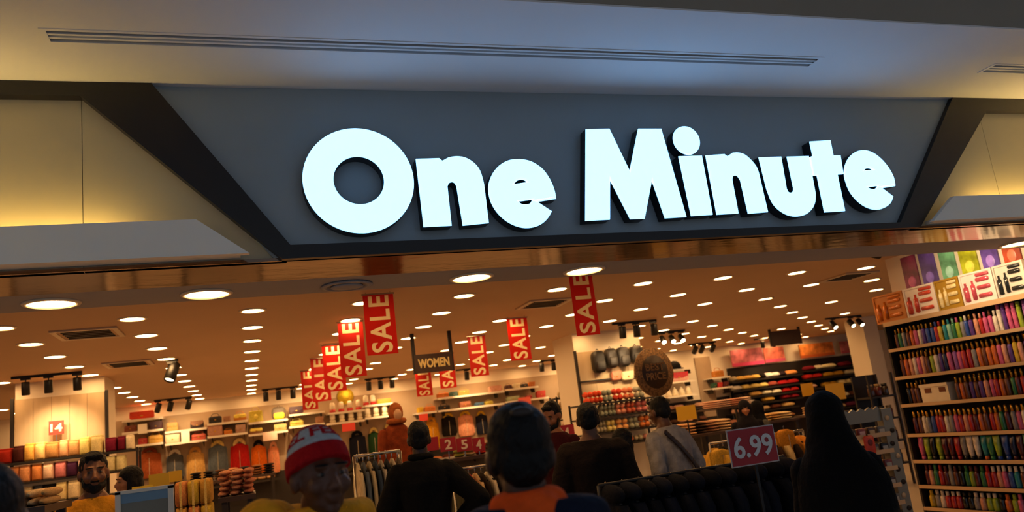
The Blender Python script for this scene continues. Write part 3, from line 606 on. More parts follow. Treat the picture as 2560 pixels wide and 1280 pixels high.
# ------------------------------------------------------------------ back wall: bag shelves
mb = MB().box(at(290, 1060, BACK).x, at(1420, 960, BACK).x, BACK - .03, BACK - .001, 0, at(700, 1010, BACK).z)
struct('trim_3', mb, 'wall_panel', 'brown panelling behind the bag shelves')
struct('trim_7', MB().box(at(290, 1060, BACK).x, at(1420, 960, BACK).x, BACK - .034, BACK - .03, 0, 1.3), 'shelf_dark', 'dark low panelling below the jackets of the back wall')
BAGB = {}
def bag_parts(kind):
    if kind in BAGB: return BAGB[kind]
    P = []
    if kind == 'tote':
        P = [('body', MB().loft([[(x * w, y * d, z) for x, y in ((-.5, -.5), (0, -.58), (.5, -.5), (.5, .5), (0, .5), (-.5, .5))] for z, w, d in ((0, .94, 1), (.05, 1, 1), (.72, .92, .6), (.74, .9, .5))], False).mesh('body')),
             ('handle', MB().tube([(-.22, -.3, .7), (-.2, -.32, .88), (-.1, -.33, .98), (.1, -.33, .98), (.2, -.32, .88), (.22, -.3, .7)], .022, 6).mesh('handle')), ('tag', MB().rbox(-.13, .13, -.62, -.52, .2, .5, .12).mesh('tag'))]
    elif kind == 'pack':
        P = [('body', MB().rbox(-.5, .5, -.5, .5, 0, .92, .3, n=5).mesh('body')), ('pocket', MB().rbox(-.38, .38, -.68, -.4, .06, .5, .14).mesh('pocket')), ('top_loop', MB().torus((0, 0, .92), .09, .025, 12, 6).mesh('top_loop'))]
    elif kind == 'clutch':
        P = [('body', MB().rbox(-.5, .5, -.5, .5, 0, .86, .2, n=4).mesh('body')), ('flap', MB().prism([(-.49, .88), (.49, .88), (.46, .5), (.2, .32), (-.2, .32), (-.46, .5)], -.56, -.44).mesh('flap')), ('clasp', MB().rbox(-.06, .06, -.62, -.55, .3, .42, .04).mesh('clasp'))]
    else:
        P = [('body', MB().rbox(-.5, .5, -.5, .5, 0, .66, .14, n=4).mesh('body')), ('flap', MB().rbox(-.48, .48, -.58, -.42, .3, .67, .12).mesh('flap')), ('handle', MB().tube([(-.3, 0, .62), (-.27, 0, .82), (-.15, 0, .95), (.15, 0, .95), (.27, 0, .82), (.3, 0, .62)], .03, 6).mesh('handle')), ('clasp', MB().rbox(-.07, .07, -.64, -.56, .3, .4, .04).mesh('clasp'))]
    BAGB[kind] = P; return P
def bag(px0, px1, hpx, z, Y, c, kind, lab, group='bags on the back wall shelves', acc=None, py=1050, dep=.16):
    a, b = at(px0, py, Y), at(px1, py, Y); w = b.x - a.x - .01; h = hpx * Y / 1983 * 1.03
    t = thing({'tote': 'tote_bag', 'pack': 'backpack', 'clutch': 'shoulder_bag', 'hand': 'handbag'}[kind], lab, 'bag', ((a.x + b.x) / 2, Y + .12, z), 0, group)
    for nm, me in bag_parts(kind):
        o = part(nm, me, 'gold' if nm == 'clasp' else 'leather', t, None if nm == 'clasp' else (acc if (acc and nm in ('tag', 'pocket', 'flap')) else c)); o.scale = (w, dep, h)
YSH = 19.95
def bag_shelf(lab, pxa, pxb, pxm, pym, m='shelf_white'):
    z = at(pxm, pym, YSH).z; xa, xb = at(pxa, pym, YSH).x, at(pxb, pym, YSH).x
    t = thing('wall_shelf', lab, 'shelf', ((xa + xb) / 2, YSH, z), 0, 'shelves of the back wall'); w = (xb - xa) / 2
    MB().box(-w, w, 0, BACK - .035 - YSH, -.03, 0).build('board', m, t); MB().box(-w, w, -.012, 0, -.045, .004).build('front_edge', m, t)
    for s in (-1, 1): MB().prism([(0, 0), (.02, 0), (.02, -.12), (0, -.03)], 0, .3, Matrix.Translation((s * w * .8, .1, -.03))).build('bracket', 'shelf_dark', t)
    return z
BAYS = [
 (305, 408, 356, 1047, 'top shelf at the left end of the back wall', [(322, 385, 19, 'd63a10', 'clutch', 'wide orange-red bag on the top left back shelf')]),
 (305, 408, 356, 1077, 'second shelf at the left end of the back wall', [(309, 341, 21, '7a3a1e', 'hand', 'brown handbag below the wide orange-red bag'), (371, 407, 20, '3e1620', 'clutch', 'glossy maroon bag below the wide orange-red bag')]),
 (340, 408, 376, 1109, 'third shelf at the left end of the back wall', [(344, 368, 20, 'b0302a', 'hand', 'red handbag beside a gold one, left end of back wall'), (370, 407, 25, 'c2953c', 'hand', 'gold handbag under the maroon bag')]),
 (412, 517, 464, 1074, 'upper shelf of the second back wall bay', [(415, 445, 28, 'b08848', 'hand', 'tan handbag with handle in the second back bay'), (475, 510, 19, '2a1a18', 'clutch', 'dark bag with brown flap in the second back bay')]),
 (412, 517, 464, 1104, 'lower shelf of the second back wall bay', [(412, 450, 23, 'ead0b0', 'clutch', 'cream bag on the lower shelf of the second bay'), (478, 515, 20, 'b8503c', 'hand', 'brick red handbag on the lower shelf of the second bay')]),
 (518, 619, 568, 1055, 'upper shelf of the third back wall bay', [(521, 555, 23, '1c1a1a', 'hand', 'black handbag in the third back bay'), (558, 577, 15, 'a87a58', 'clutch', 'small tan bag right of the black handbag'), (584, 617, 22, 'c07a1e', 'hand', 'amber handbag left of the yellow tote')]),
 (518, 619, 568, 1086, 'lower shelf of the third back wall bay', [(518, 557, 27, 'b8856a', 'clutch', 'dusty pink bag under the black handbag'), (559, 582, 14, 'cc7a22', 'hand', 'small orange handbag under the small tan bag'), (589, 615, 21, 'b08a74', 'clutch', 'taupe bag under the amber handbag')]),
 (621, 720, 670, 1052, 'upper shelf of the fourth back wall bay', [(621, 659, 35, 'c2b030', 'tote', 'yellow tote bag on the upper back shelf'), (680, 717, 32, '5a4c3c', 'pack', 'grey backpack with yellow pocket right of the yellow tote')]),
 (621, 720, 670, 1081, 'lower shelf of the fourth back wall bay', [(624, 658, 19, '8a5a34', 'hand', 'caramel handbag under the yellow tote'), (685, 718, 18, 'b0a060', 'clutch', 'olive bag under the grey backpack')]),
 (723, 812, 768, 1032, 'upper shelf of the fifth back wall bay', [(723, 760, 20, '3a1624', 'clutch', 'plum bag right of the grey backpack')]),
 (723, 812, 768, 1062, 'lower shelf of the fifth back wall bay', [(725, 760, 18, 'b8a848', 'hand', 'mustard handbag under the plum bag'), (790, 811, 18, '9a6a4a', 'clutch', 'small brown bag above the red and white beanie')]),
 (1040, 1092, 1066, 1030, 'low shelf right of the rust mannequin', [(1045, 1061, 15, 'd2a818', 'clutch', 'small yellow bag right of the rust mannequin'), (1063, 1091, 19, 'cc7426', 'hand', 'orange handbag below the women sign')]),
 (1094, 1262, 1160, 988, 'upper shelf behind the women sign', [(1094, 1124, 17, 'c46a22', 'hand', 'deep orange handbag beside a sale banner bottom'), (1126, 1146, 13, '3a5a50', 'clutch', 'small teal bag right of the deep orange handbag'), (1147, 1176, 19, 'a88a3a', 'hand', 'olive gold handbag right of the small teal bag'), (1226, 1258, 17, 'd8a088', 'clutch', 'peach bag left of the near person\'s head top')]),
 (1094, 1262, 1160, 1019, 'lower shelf behind the women sign', [(1098, 1127, 17, '1c1616', 'hand', 'black handbag below the deep orange one'), (1151, 1180, 17, '8a4a26', 'clutch', 'chestnut bag below the olive gold handbag'), (1190, 1213, 10, '3a5a78', 'clutch', 'small flat blue bag on the lower back shelf'), (1216, 1236, 13, 'b8a438', 'hand', 'small yellow-green handbag beside the flat blue bag')]),
 (1263, 1346, 1305, 969, 'top shelf left of the backpack column', [(1265, 1282, 15, '4a2420', 'hand', 'small maroon handbag at the head of the top right bag row'), (1285, 1303, 14, 'e8dcb8', 'clutch', 'small cream bag on the top right bag row'), (1306, 1323, 14, '25242c', 'hand', 'small navy handbag on the top right bag row'), (1325, 1341, 14, 'b8681e', 'clutch', 'small amber bag ending the top right bag row')]),
 (1263, 1372, 1318, 998, 'lower shelf left of the backpack column', [(1268, 1301, 13, 'a8b088', 'clutch', 'pale green bag behind the near person\'s head'), (1317, 1333, 14, 'a83a40', 'hand', 'small pink-red handbag under the navy one'), (1345, 1368, 20, 'c03a2e', 'clutch', 'bright red bag at the right end of the bag shelves')])]
for pxa, pxb, pxm, pym, lab, L in BAYS:
    z = bag_shelf(lab, pxa, pxb, pxm, pym)
    for x0, x1, h, c, kind, bl in L: bag(x0, x1, h, z, YSH, c, kind, bl, acc=('e0c020' if 'yellow pocket' in bl else ('8a5a38' if 'brown flap' in bl else ('f0e060' if 'yellow tote' in bl else None))), py=pym)
# white cups with red bases
CUP = MB().lathe([(.001, .12), (.05, .12), (.075, .16), (.075, .3), (.06, .38), (.04, .4), (.001, .4)], 14).mesh('cup'); CUPB = MB().lathe([(.001, 0), (.085, 0), (.085, .11), (.05, .125), (.001, .125)], 14).mesh('base')
CS = [(820, 912, 866, 1028, 'upper shelf of white cups', [833, 855, 877, 899], 'b3201a', 'upper left'), (815, 912, 864, 1054, 'lower shelf of white cups', [833, 857, 880, 902], 'e2d2b0', 'lower left'), (912, 982, 946, 1010, 'upper shelf of white cups beside the rust mannequin', [917, 935], 'b3201a', 'upper right'), (912, 982, 946, 1041, 'lower shelf of white cups beside the rust mannequin', [922, 943, 965], 'e2d2b0', 'lower right')]
for pxa, pxb, pxm, pym, lab, xs, bc, rn in CS:
    z = bag_shelf(lab, pxa, pxb, pxm, pym)
    for i, x in enumerate(xs):
        p = at(x, pym, YSH); t = thing('white_cup', f'white cup on a {"red" if bc[0] == "b" else "cream"} base, {ORD[i]} on the {rn} cup shelf', 'cup', (p.x, YSH + .12, z), 0, f'cups on the {rn} cup shelf'); t.scale = (.85, .85, .62)
        part('cup', CUP, 'plastic', t, 'f2e6cc'); part('base', CUPB, 'plastic', t, bc)
    if rn == 'upper right': bag(944, 980, 13, z, YSH, 'd88a18', 'clutch', 'flat bright orange box bag beside the red-based cups', py=pym)
p = at(866, 989, 20.2); t = thing('straw_hat', 'yellow straw hat hung on the back wall', 'hat', (p.x, BACK - .05, p.z))
o = MB().lathe([(.001, .12), (.09, .11), (.1, .03), (.2, .0), (.205, .012), (.11, .04), (.1, .12), (.001, .135)], 24).build('hat_body', 'cloth', t, 'd8c040'); o.rotation_euler = (PI / 2, 0, 0)
o = MB().lathe([(.1, .03), (.105, .03), (.103, .06), (.098, .06)], 24).build('hat_band', 'cloth', t, '8a7020'); o.rotation_euler = (PI / 2, 0, 0)
# ------------------------------------------------------------------ hooded jackets hung along the back wall
def loft_xy(rows, n=18):   # rows: z, rx, ry, cx, cy
    return [[(cx + rx * math.cos(2 * PI * j / n), cy + ry * math.sin(2 * PI * j / n), z) for j in range(n)] for z, rx, ry, cx, cy in rows]
HB = MB().loft(loft_xy([(0, .38, .5, 0, 0), (.02, .43, .7, 0, 0), (.4, .42, .8, 0, 0), (.72, .41, .8, 0, 0), (.84, .32, .7, 0, 0), (.9, .16, .6, 0, 0)])).mesh('jacket_body')
HS = MB().cone((.36, 0, .76), (.43, -.2, .14), .085, .06, 10).cone((-.36, 0, .76), (-.43, -.2, .14), .085, .06, 10).mesh('sleeves')
HSL = MB().cone((.36, 0, .76), (.43, -.2, .14), .085, .06, 10).mesh('sleeve'); HSR = MB().cone((-.36, 0, .76), (-.43, -.2, .14), .085, .06, 10).mesh('sleeve')
HH = MB().torus((0, -.15, .88), .2, .085, 16, 8, 'y', None, 1.1, .65).mesh('hood'); HK = MB().tube([(0, 0, .9), (0, 0, 1.02), (.02, 0, 1.05), (.04, 0, 1.02)], .012, 6).mesh('hanger_hook')
HZ = MB().box(-.008, .008, -.84, -.7, .04, .7).mesh('zip')
def jacket(px0, px1, pyt, pyb, Y, c, hc, lab, group, hood=True, dep=.1):
    a, b = at(px0, pyb, Y), at(px1, pyb, Y); z = at((px0 + px1) / 2, pyb, Y).z; h = at((px0 + px1) / 2, pyt, Y).z - z; w = b.x - a.x
    t = thing('hooded_jacket' if hood else 'hanging_blouse', lab, 'jacket' if hood else 'blouse', ((a.x + b.x) / 2, Y, z), random.uniform(-.06, .06), group)
    L = [('jacket_body', HB, c), ('sleeve', HSL, c), ('sleeve', HSR, c), ('zip', HZ, 'd0c0a0')] + ([('hood', HH, hc)] if hood else [])
    for nm, me, cc in L:
        o = part(nm, me, 'cloth', t, cc); o.scale = (w, dep, h)
    o = part('hanger_hook', HK, 'chrome', t); o.scale = (w, dep, h)
JK = [(343, 408, 1123, 1195, 'a0522d', '7a3a20', 'rust jacket with brown collar, leftmost on the back wall'), (415, 463, 1127, 1200, '4a4c50', 'cfc8b8', 'grey jacket with white fleece hood'), (466, 516, 1121, 1205, 'c79a56', 'c08c48', 'tan jacket with tan fleece hood'), (520, 573, 1105, 1183, '5c6670', 'e0c878', 'slate blue jacket with cream fleece hood'), (576, 628, 1100, 1185, 'b5201c', 'ead090', 'bright red jacket with cream fleece hood'), (629, 671, 1104, 1187, 'd8691a', '16110e', 'orange jacket with black hood'), (672, 702, 1108, 1182, 'e08e66', 'e0a080', 'peach jacket beside the red and white beanie'), (874, 921, 1080, 1150, '161826', '101018', 'black-navy jacket right of the beanie'), (922, 956, 1072, 1142, '1f3a1e', 'd8c070', 'dark green jacket with cream hood'), (958, 1000, 1060, 1118, '6a2e1a', 'd8c070', 'brown jacket behind the rust mannequin'), (1066, 1104, 1045, 1122, 'c78a1e', 'c78a1e', 'mustard jacket right of the black-clad person\'s head'), (1105, 1145, 1035, 1090, '1a1614', 'd8b030', 'black jacket with yellow hood'), (1147, 1189, 1030, 1090, 'e09a78', 'd8b030', 'pink jacket with yellow hood'), (1191, 1224, 1030, 1086, '1c1e2c', 'd8b030', 'dark navy jacket with yellow hood beside the near person')]
for j in JK: jacket(*j[:4], 20.4, *j[4:], 'hooded jackets on the back wall')
# lower back counters
def table(lab, px0, px1, pyt, Y, depth, c='4a2c18', legs=True):
    a, b = at(px0, pyt, Y), at(px1, pyt, Y); z = at((px0 + px1) / 2, pyt, Y).z; w = (b.x - a.x) / 2
    t = thing('display_table', lab, 'table', ((a.x + b.x) / 2, Y + depth / 2, 0)); d = depth / 2
    MB().box(-w, w, -d, d, z - .04, z).build('tabletop', 'board', t)
    for s in (-1, 1):
        for q in (-1, 1): MB().box(s * (w - .05) - .025, s * (w - .05) + .025, q * (d - .05) - .025, q * (d - .05) + .025, 0, z - .04).build('leg', 'shelf_dark', t)
    MB().box(-w + .06, w - .06, -d + .06, d - .06, .25, .28).build('lower_shelf', 'board', t)
    return t.location.x, Y, z, w
STK = MB().rbox(-.5, .5, -.5, .5, 0, 1, .42).mesh('folded_layer')
def stack(x, y, z, w, d, n, cols, lab, group='folded clothes stacked on the tables', lh=.045):
    t = thing('clothes_stack', lab, 'folded clothes', (x, y, z), random.uniform(-.1, .1), group)
    for i in range(n):
        o = part('folded_garment', STK, 'cloth', t, cols[i % len(cols)], (random.uniform(-.01, .01), 0, i * lh)); o.scale = (w * random.uniform(.94, 1), d, lh)
# price cards
def card(px0, px1, py0, py1, Y, c, txt, tc, lab, stand=True, group=None, bold=.03, rz=0, th=.006, border=None, tw=.8, tht=.6, cat='price sign'):
    a, b = at(px0, (py0 + py1) / 2, Y), at(px1, (py0 + py1) / 2, Y); zt_, zb_ = at((px0 + px1) / 2, py0, Y).z, at((px0 + px1) / 2, py1, Y).z; w, h = b.x - a.x, zt_ - zb_
    t = thing('price_card', lab, cat, ((a.x + b.x) / 2, Y, 0 if stand == 'floor' else zb_), rz, group); z0 = zb_ if stand == 'floor' else 0
    MB().box(-w / 2, w / 2, -th, th, z0, z0 + h).build('card', 'print', t, c)
    if border: MB().box(-w / 2 - .008, w / 2 + .008, -th * .6, th * .9, z0 - .008, z0 + h + .008).build('holder_frame', 'plastic', t, border)
    if stand == 'floor': MB().box(-.01, .01, th * .2, th * .8 + .008, .02, z0).box(-.12, .12, -.1, .1, 0, .02).build('stand', 'black_metal', t)
    elif stand: MB().box(-.006, .006, .0, .01, -.16 if stand is True else stand - zb_, .01).build('stem', 'chrome', t)
    if txt: text(txt, w * tw, h * tht, 'print', t, tc, (0, -th - .003, z0 + h * .5), bold)
    return t
card(122, 160, 1052, 1086, COLY - .16, 'c22a1a', '14', 'f8e8c8', 'small red price card on the wood-clad column', True)
card(453, 474, 1078, 1108, YSH - .03, 'f4e4cc', None, 'd03a20', 'bright white price ticket on the second bay shelf', False)
card(345, 368, 1060, 1084, YSH - .03, 'efe4d0', None, '', 'plain white ticket left of the maroon bag', False)
card(657, 693, 1079, 1101, YSH - .05, 'f6d8c4', None, 'd43a26', 'pale red price ticket above the orange jacket', False)
card(855, 888, 1058, 1078, YSH - .05, 'd8402c', None, 'f8e0d0', 'glowing red price ticket below the white cups', False)
card(1048, 1070, 1035, 1052, YSH - .05, 'd8402c', None, 'f8e8e0', 'red price ticket above the black-clad person\'s head', False)
card(1296, 1327, 993, 1013, YSH - .06, 'e0604c', None, '', 'pink price ticket above the near person\'s head', False)
# counter with the strip of red price boards
tx, ty, tz, tw_ = table('dark display counter behind the strip of red price boards', 1000, 1420, 1136, 9.6, .9)
for i, (a, b, tt) in enumerate([(1043, 1096, None), (1100, 1140, '2'), (1141, 1180, '5'), (1181, 1212, '4'), (1394, 1437, '4')]):
    card(a, b, 1094 if i < 4 else 1062, 1128 if i < 4 else 1112, 9.75, 'a3161c', tt, 'e8d0b4', ['red price board half hidden behind the black-clad person\'s shoulder', 'red price board showing a two, left in the visible strip', 'red price board showing a five, middle of the strip', 'red price board showing a four touching the near person\'s head', 'taller red price board showing a four right of the near person'][i], tz, 'red price boards on the counter', tw=.42, tht=.72)
for i, (px, c) in enumerate([(1150, '8a8a3a'), (1178, 'd8c088'), (1206, 'b02a20'), (1234, '4a3a2a'), (1345, 'c89a60'), (1375, '7a2a20')]):
    q = at(px, 1150, 9.9); stack(q.x, 9.95, tz, .11, .26, 3, [c], f'{["olive", "cream", "red", "dark brown", "tan", "maroon"][i]} stack of folded clothes on the price-board counter')
# rust mannequin
p = at(1005, 1100, 10.6); t = thing('mannequin', 'mannequin in a rust-brown ruffled coat and headscarf', 'mannequin', (p.x, 10.9, 0), .1)
MB().lathe([(.001, 0), (.2, 0), (.2, .02), (.02, .03), (.018, 1.1), (.001, 1.1)], 20).build('stand', 'chrome', t)
MANQ = t
for s in (-1, 1): MB().cone((s * .2, 0, 1.76), (s * .26, -.04, 1.35), .07, .055).cone((s * .26, -.04, 1.35), (s * .22, -.1, 1.05), .055, .04).build('sleeve', 'cloth', t, '7a3416')
MB().ell((0, 0, 2.03), (.1, .12, .14)).torus((0, 0, 1.92), .1, .04, 18, 7, 'z').build('headscarf', 'cloth', t, '9a5428')
MB().ell((0, -.1, 2.0), (.055, .04, .08)).build('face', 'plastic', t, 'c89a70')
# ------------------------------------------------------------------ bra tower at the middle column
BRY = 12.75
CUPM = MB().ell((-.25, 0, .5), (.24, .5, .5), 12, 8).mesh('cup'); CUPM2 = MB().ell((.25, 0, .5), (.24, .5, .5), 12, 8).mesh('cup'); BND = MB().rbox(-.48, .48, -.1, .4, .25, .7, .1).mesh('band')
BR = [(1000, 'top', [(1466, 1490, 'e0583a', 'coral'), (1490, 1512, 'd8502e', 'deep coral'), (1513, 1537, '8f988a', 'grey'), (1538, 1564, 'e0503a', 'red-coral'), (1566, 1592, 'e8906a', 'peach'), (1594, 1618, 'aeb0a0', 'pale grey')]),
      (1036, 'second', [(1484, 1501, 'e8dcc8', 'off-white'), (1505, 1525, '9aa090', 'sage'), (1526, 1545, 'a0a694', 'light sage'), (1546, 1572, 'e8a088', 'shell pink'), (1573, 1596, 'e0785a', 'salmon'), (1598, 1627, 'e08a88', 'rose'), (1630, 1648, 'dcd2be', 'ivory')]),
      (1076, 'third', [(1486, 1503, 'b8ae96', 'stone'), (1504, 1521, 'a8a28c', 'dull green'), (1523, 1546, 'e6d68a', 'lemon'), (1548, 1579, 'e8b070', 'apricot'), (1580, 1605, 'a4a894', 'ash'), (1607, 1634, 'e0864a', 'orange'), (1637, 1655, 'd8d0bc', 'chalk')]),
      (1108, 'bottom', [(1490, 1518, 'd8946e', 'copper pink'), (1568, 1590, 'e07a4c', 'tangerine'), (1591, 1615, 'b6ae94', 'putty'), (1616, 1645, 'e8a49a', 'light rose')])]
rz_ = []
for pyb, rn, L in BR:
    z = at(1555, pyb, BRY).z; rz_.append(z)
    for x0, x1, c, nmc in L:
        for lv in (0, 1):
            if rn == 'bottom' and lv: continue
            a, b = at(x0, pyb, BRY), at(x1, pyb, BRY); w = b.x - a.x - .008
            t = thing('padded_bra', f'{nmc} padded bra, {"upper" if lv else "lower"} of its pile on the {rn} tower shelf', 'bra', ((a.x + b.x) / 2, BRY + .1 + lv * .02, z + lv * .105), random.uniform(-.1, .1), f'bras on the {rn} tower shelf')
            for nm, me in (('cup', CUPM), ('cup', CUPM2), ('band', BND)):
                o = part(nm, me, 'cloth', t, c); o.scale = (w, .19, .105)
shelf_thing('bra_tower', 'dark tiered tower of padded bras below the backpacks', rz_, at(1462, 1050, BRY).x, at(1660, 1050, BRY).x, BRY - .02, COLY - .1)
# backpacks on the column
BPK = [(1491, 1523, 868, 930, '1a1614', 'leftmost black backpack hanging on the middle column'), (1524, 1552, 862, 918, '241f1c', 'black backpack, second on the middle column'), (1553, 1583, 858, 915, '2c2826', 'dark grey backpack, third on the middle column'), (1585, 1616, 856, 905, '1c1715', 'black backpack at the right end of the middle column')]
for x0, x1, ya_, yb_, c, lab in BPK:
    bag(x0, x1, (yb_ - ya_), at((x0 + x1) / 2, yb_, COLY - .25).z, COLY - .25, c, 'pack', lab, 'backpacks on the middle column', py=yb_, dep=.2)
for x0, x1, c, lab in ((1536, 1560, 'd8866a', 'small pink pouch hanging under the backpacks'), (1562, 1592, 'e8dcb0', 'cream pouch hanging right of the pink pouch')):
    bag(x0, x1, 26, at(x0, 950, COLY - .21).z, COLY - .21, c, 'clutch', lab, 'pouches on the middle column', py=950, dep=.1)
# plush rounds on a stand left of the tower
PY = 14.6
PL = [(1405, 985, 'ead9b0', 'cream', 20), (1432, 975, 'c89878', 'beige', 18), (1408, 1012, 'd8b488', 'tan', 20), (1432, 1004, 'e8d8b8', 'ivory', 22), (1455, 992, 'e0c890', 'straw', 20), (1402, 1040, 'e2c8a8', 'sand', 20), (1428, 1034, 'f0dcb0', 'pale yellow', 22), (1420, 1060, 'd8a890', 'blush', 20), (1450, 1022, 'd0a07a', 'light brown', 18)]
zr = sorted({round(at(1425, y, PY).z, 2) for y in (990, 1018, 1046, 1068)}, reverse=True)
shelf_thing('plush_stand', 'small dark tiered stand of round plush cushions', zr, at(1395, 1020, PY).x, at(1466, 1020, PY).x, PY - .02, PY + .4)
for i, (x, y, c, nmc, wp) in enumerate(PL):
    p = at(x, y, PY); w = wp * PY / 1983 / 2; z = max([q for q in zr if q <= p.z + .02] or [zr[-1]])
    t = thing('plush_cushion', f'{nmc} round plush cushion on the stand left of the bras', 'cushion', (p.x, PY + .1 + .02 * (i % 2), z), 0, 'plush cushions on the small stand')
    MB().torus((0, 0, w * .78), w * .55, w * .32, 18, 8).build('ring', 'cloth', t, c); MB().ell((0, .02, w * .78), (w * .4, w * .2, w * .4), 12, 8).build('centre', 'cloth', t, c)
# ------------------------------------------------------------------ right half of the back wall
# alcove display with cap and puffs
z = bag_shelf('lit shelf right of the round price sign', 1668, 1742, 1705, 988)
for i, x in enumerate((1678, 1695, 1712, 1729)):
    p = at(x, 985, YSH); t = thing('knit_hat', ['leftmost white knit hat on the lit shelf', 'second white knit hat on the lit shelf', 'third white knit hat on the lit shelf', 'rightmost white knit hat on the lit shelf'][i], 'hat', (p.x, YSH + .15, z), 0, 'white knit hats on the lit shelf')
    MB().ell((0, 0, .1), (.075, .075, .1), 14, 8).build('crown', 'knit', t, 'efe2c6'); MB().torus((0, 0, .03), .07, .03, 16, 6, 'z').build('cuff', 'knit', t, 'e6d6b4'); MB().ell((0, 0, .21), (.03, .03, .03), 10, 6).build('pompom', 'knit', t, 'f4ead4')
z = bag_shelf('upper shelf right of the round price sign', 1668, 1735, 1700, 953)
bag(1676, 1726, 28, z, YSH, 'd8a494', 'clutch', 'pale pink box bag with red flap beside the round price sign', acc='c02a34', py=950)
z = bag_shelf('top shelf right of the round price sign', 1668, 1735, 1700, 922)
p = at(1695, 920, YSH); t = thing('cap', 'large black cap on the top shelf right of the round sign', 'cap', (p.x, YSH + .2, z))
MB().lathe([(.001, 0), (.19, 0), (.2, .06), (.17, .16), (.1, .23), (.001, .25)], 20).build('crown', 'cloth', t, '121012'); MB().loft(loft_xy([(.002, .2, .12, 0, -.14), (.03, .2, .12, 0, -.14)])).build('visor', 'cloth', t, '16141a')
struct('trim_4', MB().box(at(1738, 920, BACK).x, at(1776, 920, BACK).x, BACK - .05, BACK - .002, 1.2, at(1755, 893, BACK).z), 'wall_panel', 'brown door-like wall panel right of the cap')
z = bag_shelf('shelf right of the brown wall panel', 1780, 1826, 1803, 942); bag(1787, 1813, 27, z, YSH, 'c47a26', 'hand', 'orange handbag right of the brown wall panel', py=935)
z = bag_shelf('lower shelf right of the brown wall panel', 1780, 1832, 1806, 968)
for i, (x0, x1, c, nmc) in enumerate(((1783, 1796, '1f4a34', 'dark green'), (1798, 1810, 'c0281e', 'red'), (1812, 1826, '5a1c18', 'maroon'))): bag(x0, x1, 16, z, YSH, c, 'clutch', f'small {nmc} bag under the orange handbag', py=965)
struct('trim_5', MB().box(at(1826, 980, BACK).x, at(2192, 940, BACK).x, BACK - .03, BACK - .002, 0, at(2010, 900, BACK).z), 'shelf_dark', 'dark panelling behind the knitwear shelves at the right back')
struct('trim_6', MB().box(at(1660, 1030, BACK).x, at(1826, 1010, BACK).x, BACK - .028, BACK - .003, 0, at(1740, 1000, BACK).z), 'shelf_dark', 'dark low panelling behind the brown goods')
# shelves of rolled knitwear
KNIT = MB().rbox(-.5, .5, -.5, .5, 0, 1, .4, n=4).mesh('roll'); KNF = MB().rbox(-.44, .44, -.6, -.3, .2, .62, .2).mesh('fold_edge')
KR = [(1828, 2010, 944, 'top', [(1832, 1846, 'b8a888', 'beige', 1), (1847, 1905, 'e8bc60', 'golden', 3), (1906, 1919, '1c1614', 'black', 1), (1921, 1955, 'ece4d8', 'white', 2), (1956, 1971, '2a1c22', 'dark', 1), (1973, 2000, 'dc9450', 'orange', 1)]),
      (1830, 2010, 967, 'second', [(1833, 1858, 'e4dcd0', 'white', 1), (1859, 1926, 'e8cc78', 'cream', 3), (1928, 1950, 'a04a3a', 'brick', 1), (1951, 2004, 'b01c1e', 'red', 2)]),
      (1840, 2010, 986, 'third', [(1843, 1876, '2a2220', 'black', 2), (1880, 1910, 'e2b468', 'golden', 1), (1911, 1960, 'e6ddc0', 'cream', 2), (1961, 2004, 'b4201c', 'red', 2)]),
      (1840, 2010, 1003, 'fourth', [(1846, 1862, '6a5a48', 'brown', 1), (1863, 1893, 'e8e0dc', 'white', 1), (1912, 1942, 'e6b44a', 'yellow', 1), (1960, 2004, '8a1a24', 'wine', 2)]),
      (2012, 2190, 917, 'top right', [(2016, 2042, '7a1a28', 'maroon', 1), (2044, 2060, 'd8ccb0', 'cream', 1), (2062, 2096, 'e6dcae', 'pale', 1), (2106, 2134, '6e1626', 'wine', 1), (2136, 2150, '1e1a26', 'navy', 1), (2151, 2182, 'b42028', 'red', 2)]),
      (2012, 2190, 938, 'second right', [(2014, 2060, 'c42a26', 'red', 2), (2064, 2116, 'c8962e', 'ochre', 2), (2118, 2146, 'e0d6b4', 'cream', 1), (2148, 2182, 'c02024', 'scarlet', 1)]),
      (2012, 2190, 962, 'third right', [(2020, 2046, 'e2b4a0', 'pink', 1), (2062, 2098, 'b88a2a', 'mustard', 2), (2102, 2144, 'ead9a0', 'butter', 2), (2148, 2180, 'ac1e24', 'red', 1)]),
      (2060, 2190, 990, 'lowest right', [(2078, 2100, 'e4d8ac', 'cream', 1), (2110, 2128, 'ece0c0', 'ivory', 1), (2130, 2146, '5a3424', 'brown', 1), (2150, 2182, 'a86a6a', 'dusky', 1)])]
for xa, xb, py, rn, L in KR:
    z = bag_shelf(f'{rn} knitwear shelf at the right back', xa, xb, (xa + xb) / 2, py, 'shelf_dark'); q = 0
    for x0, x1, c, nmc, n in L:
        for k in range(n):
            a, b = at(x0 + (x1 - x0) * k / n, py, YSH), at(x0 + (x1 - x0) * (k + 1) / n, py, YSH); w = b.x - a.x - .008
            t = thing('rolled_knitwear', f'{nmc} rolled knitwear, {ORD[q]} from the left on the {rn} knitwear shelf', 'knitwear', ((a.x + b.x) / 2, YSH + .15, z), 0, f'knitwear on the {rn} shelf'); q += 1
            for nm, me in (('roll', KNIT), ('fold_edge', KNF)): o = part(nm, me, 'knit', t, c); o.scale = (w, .26, random.uniform(.13, .15))
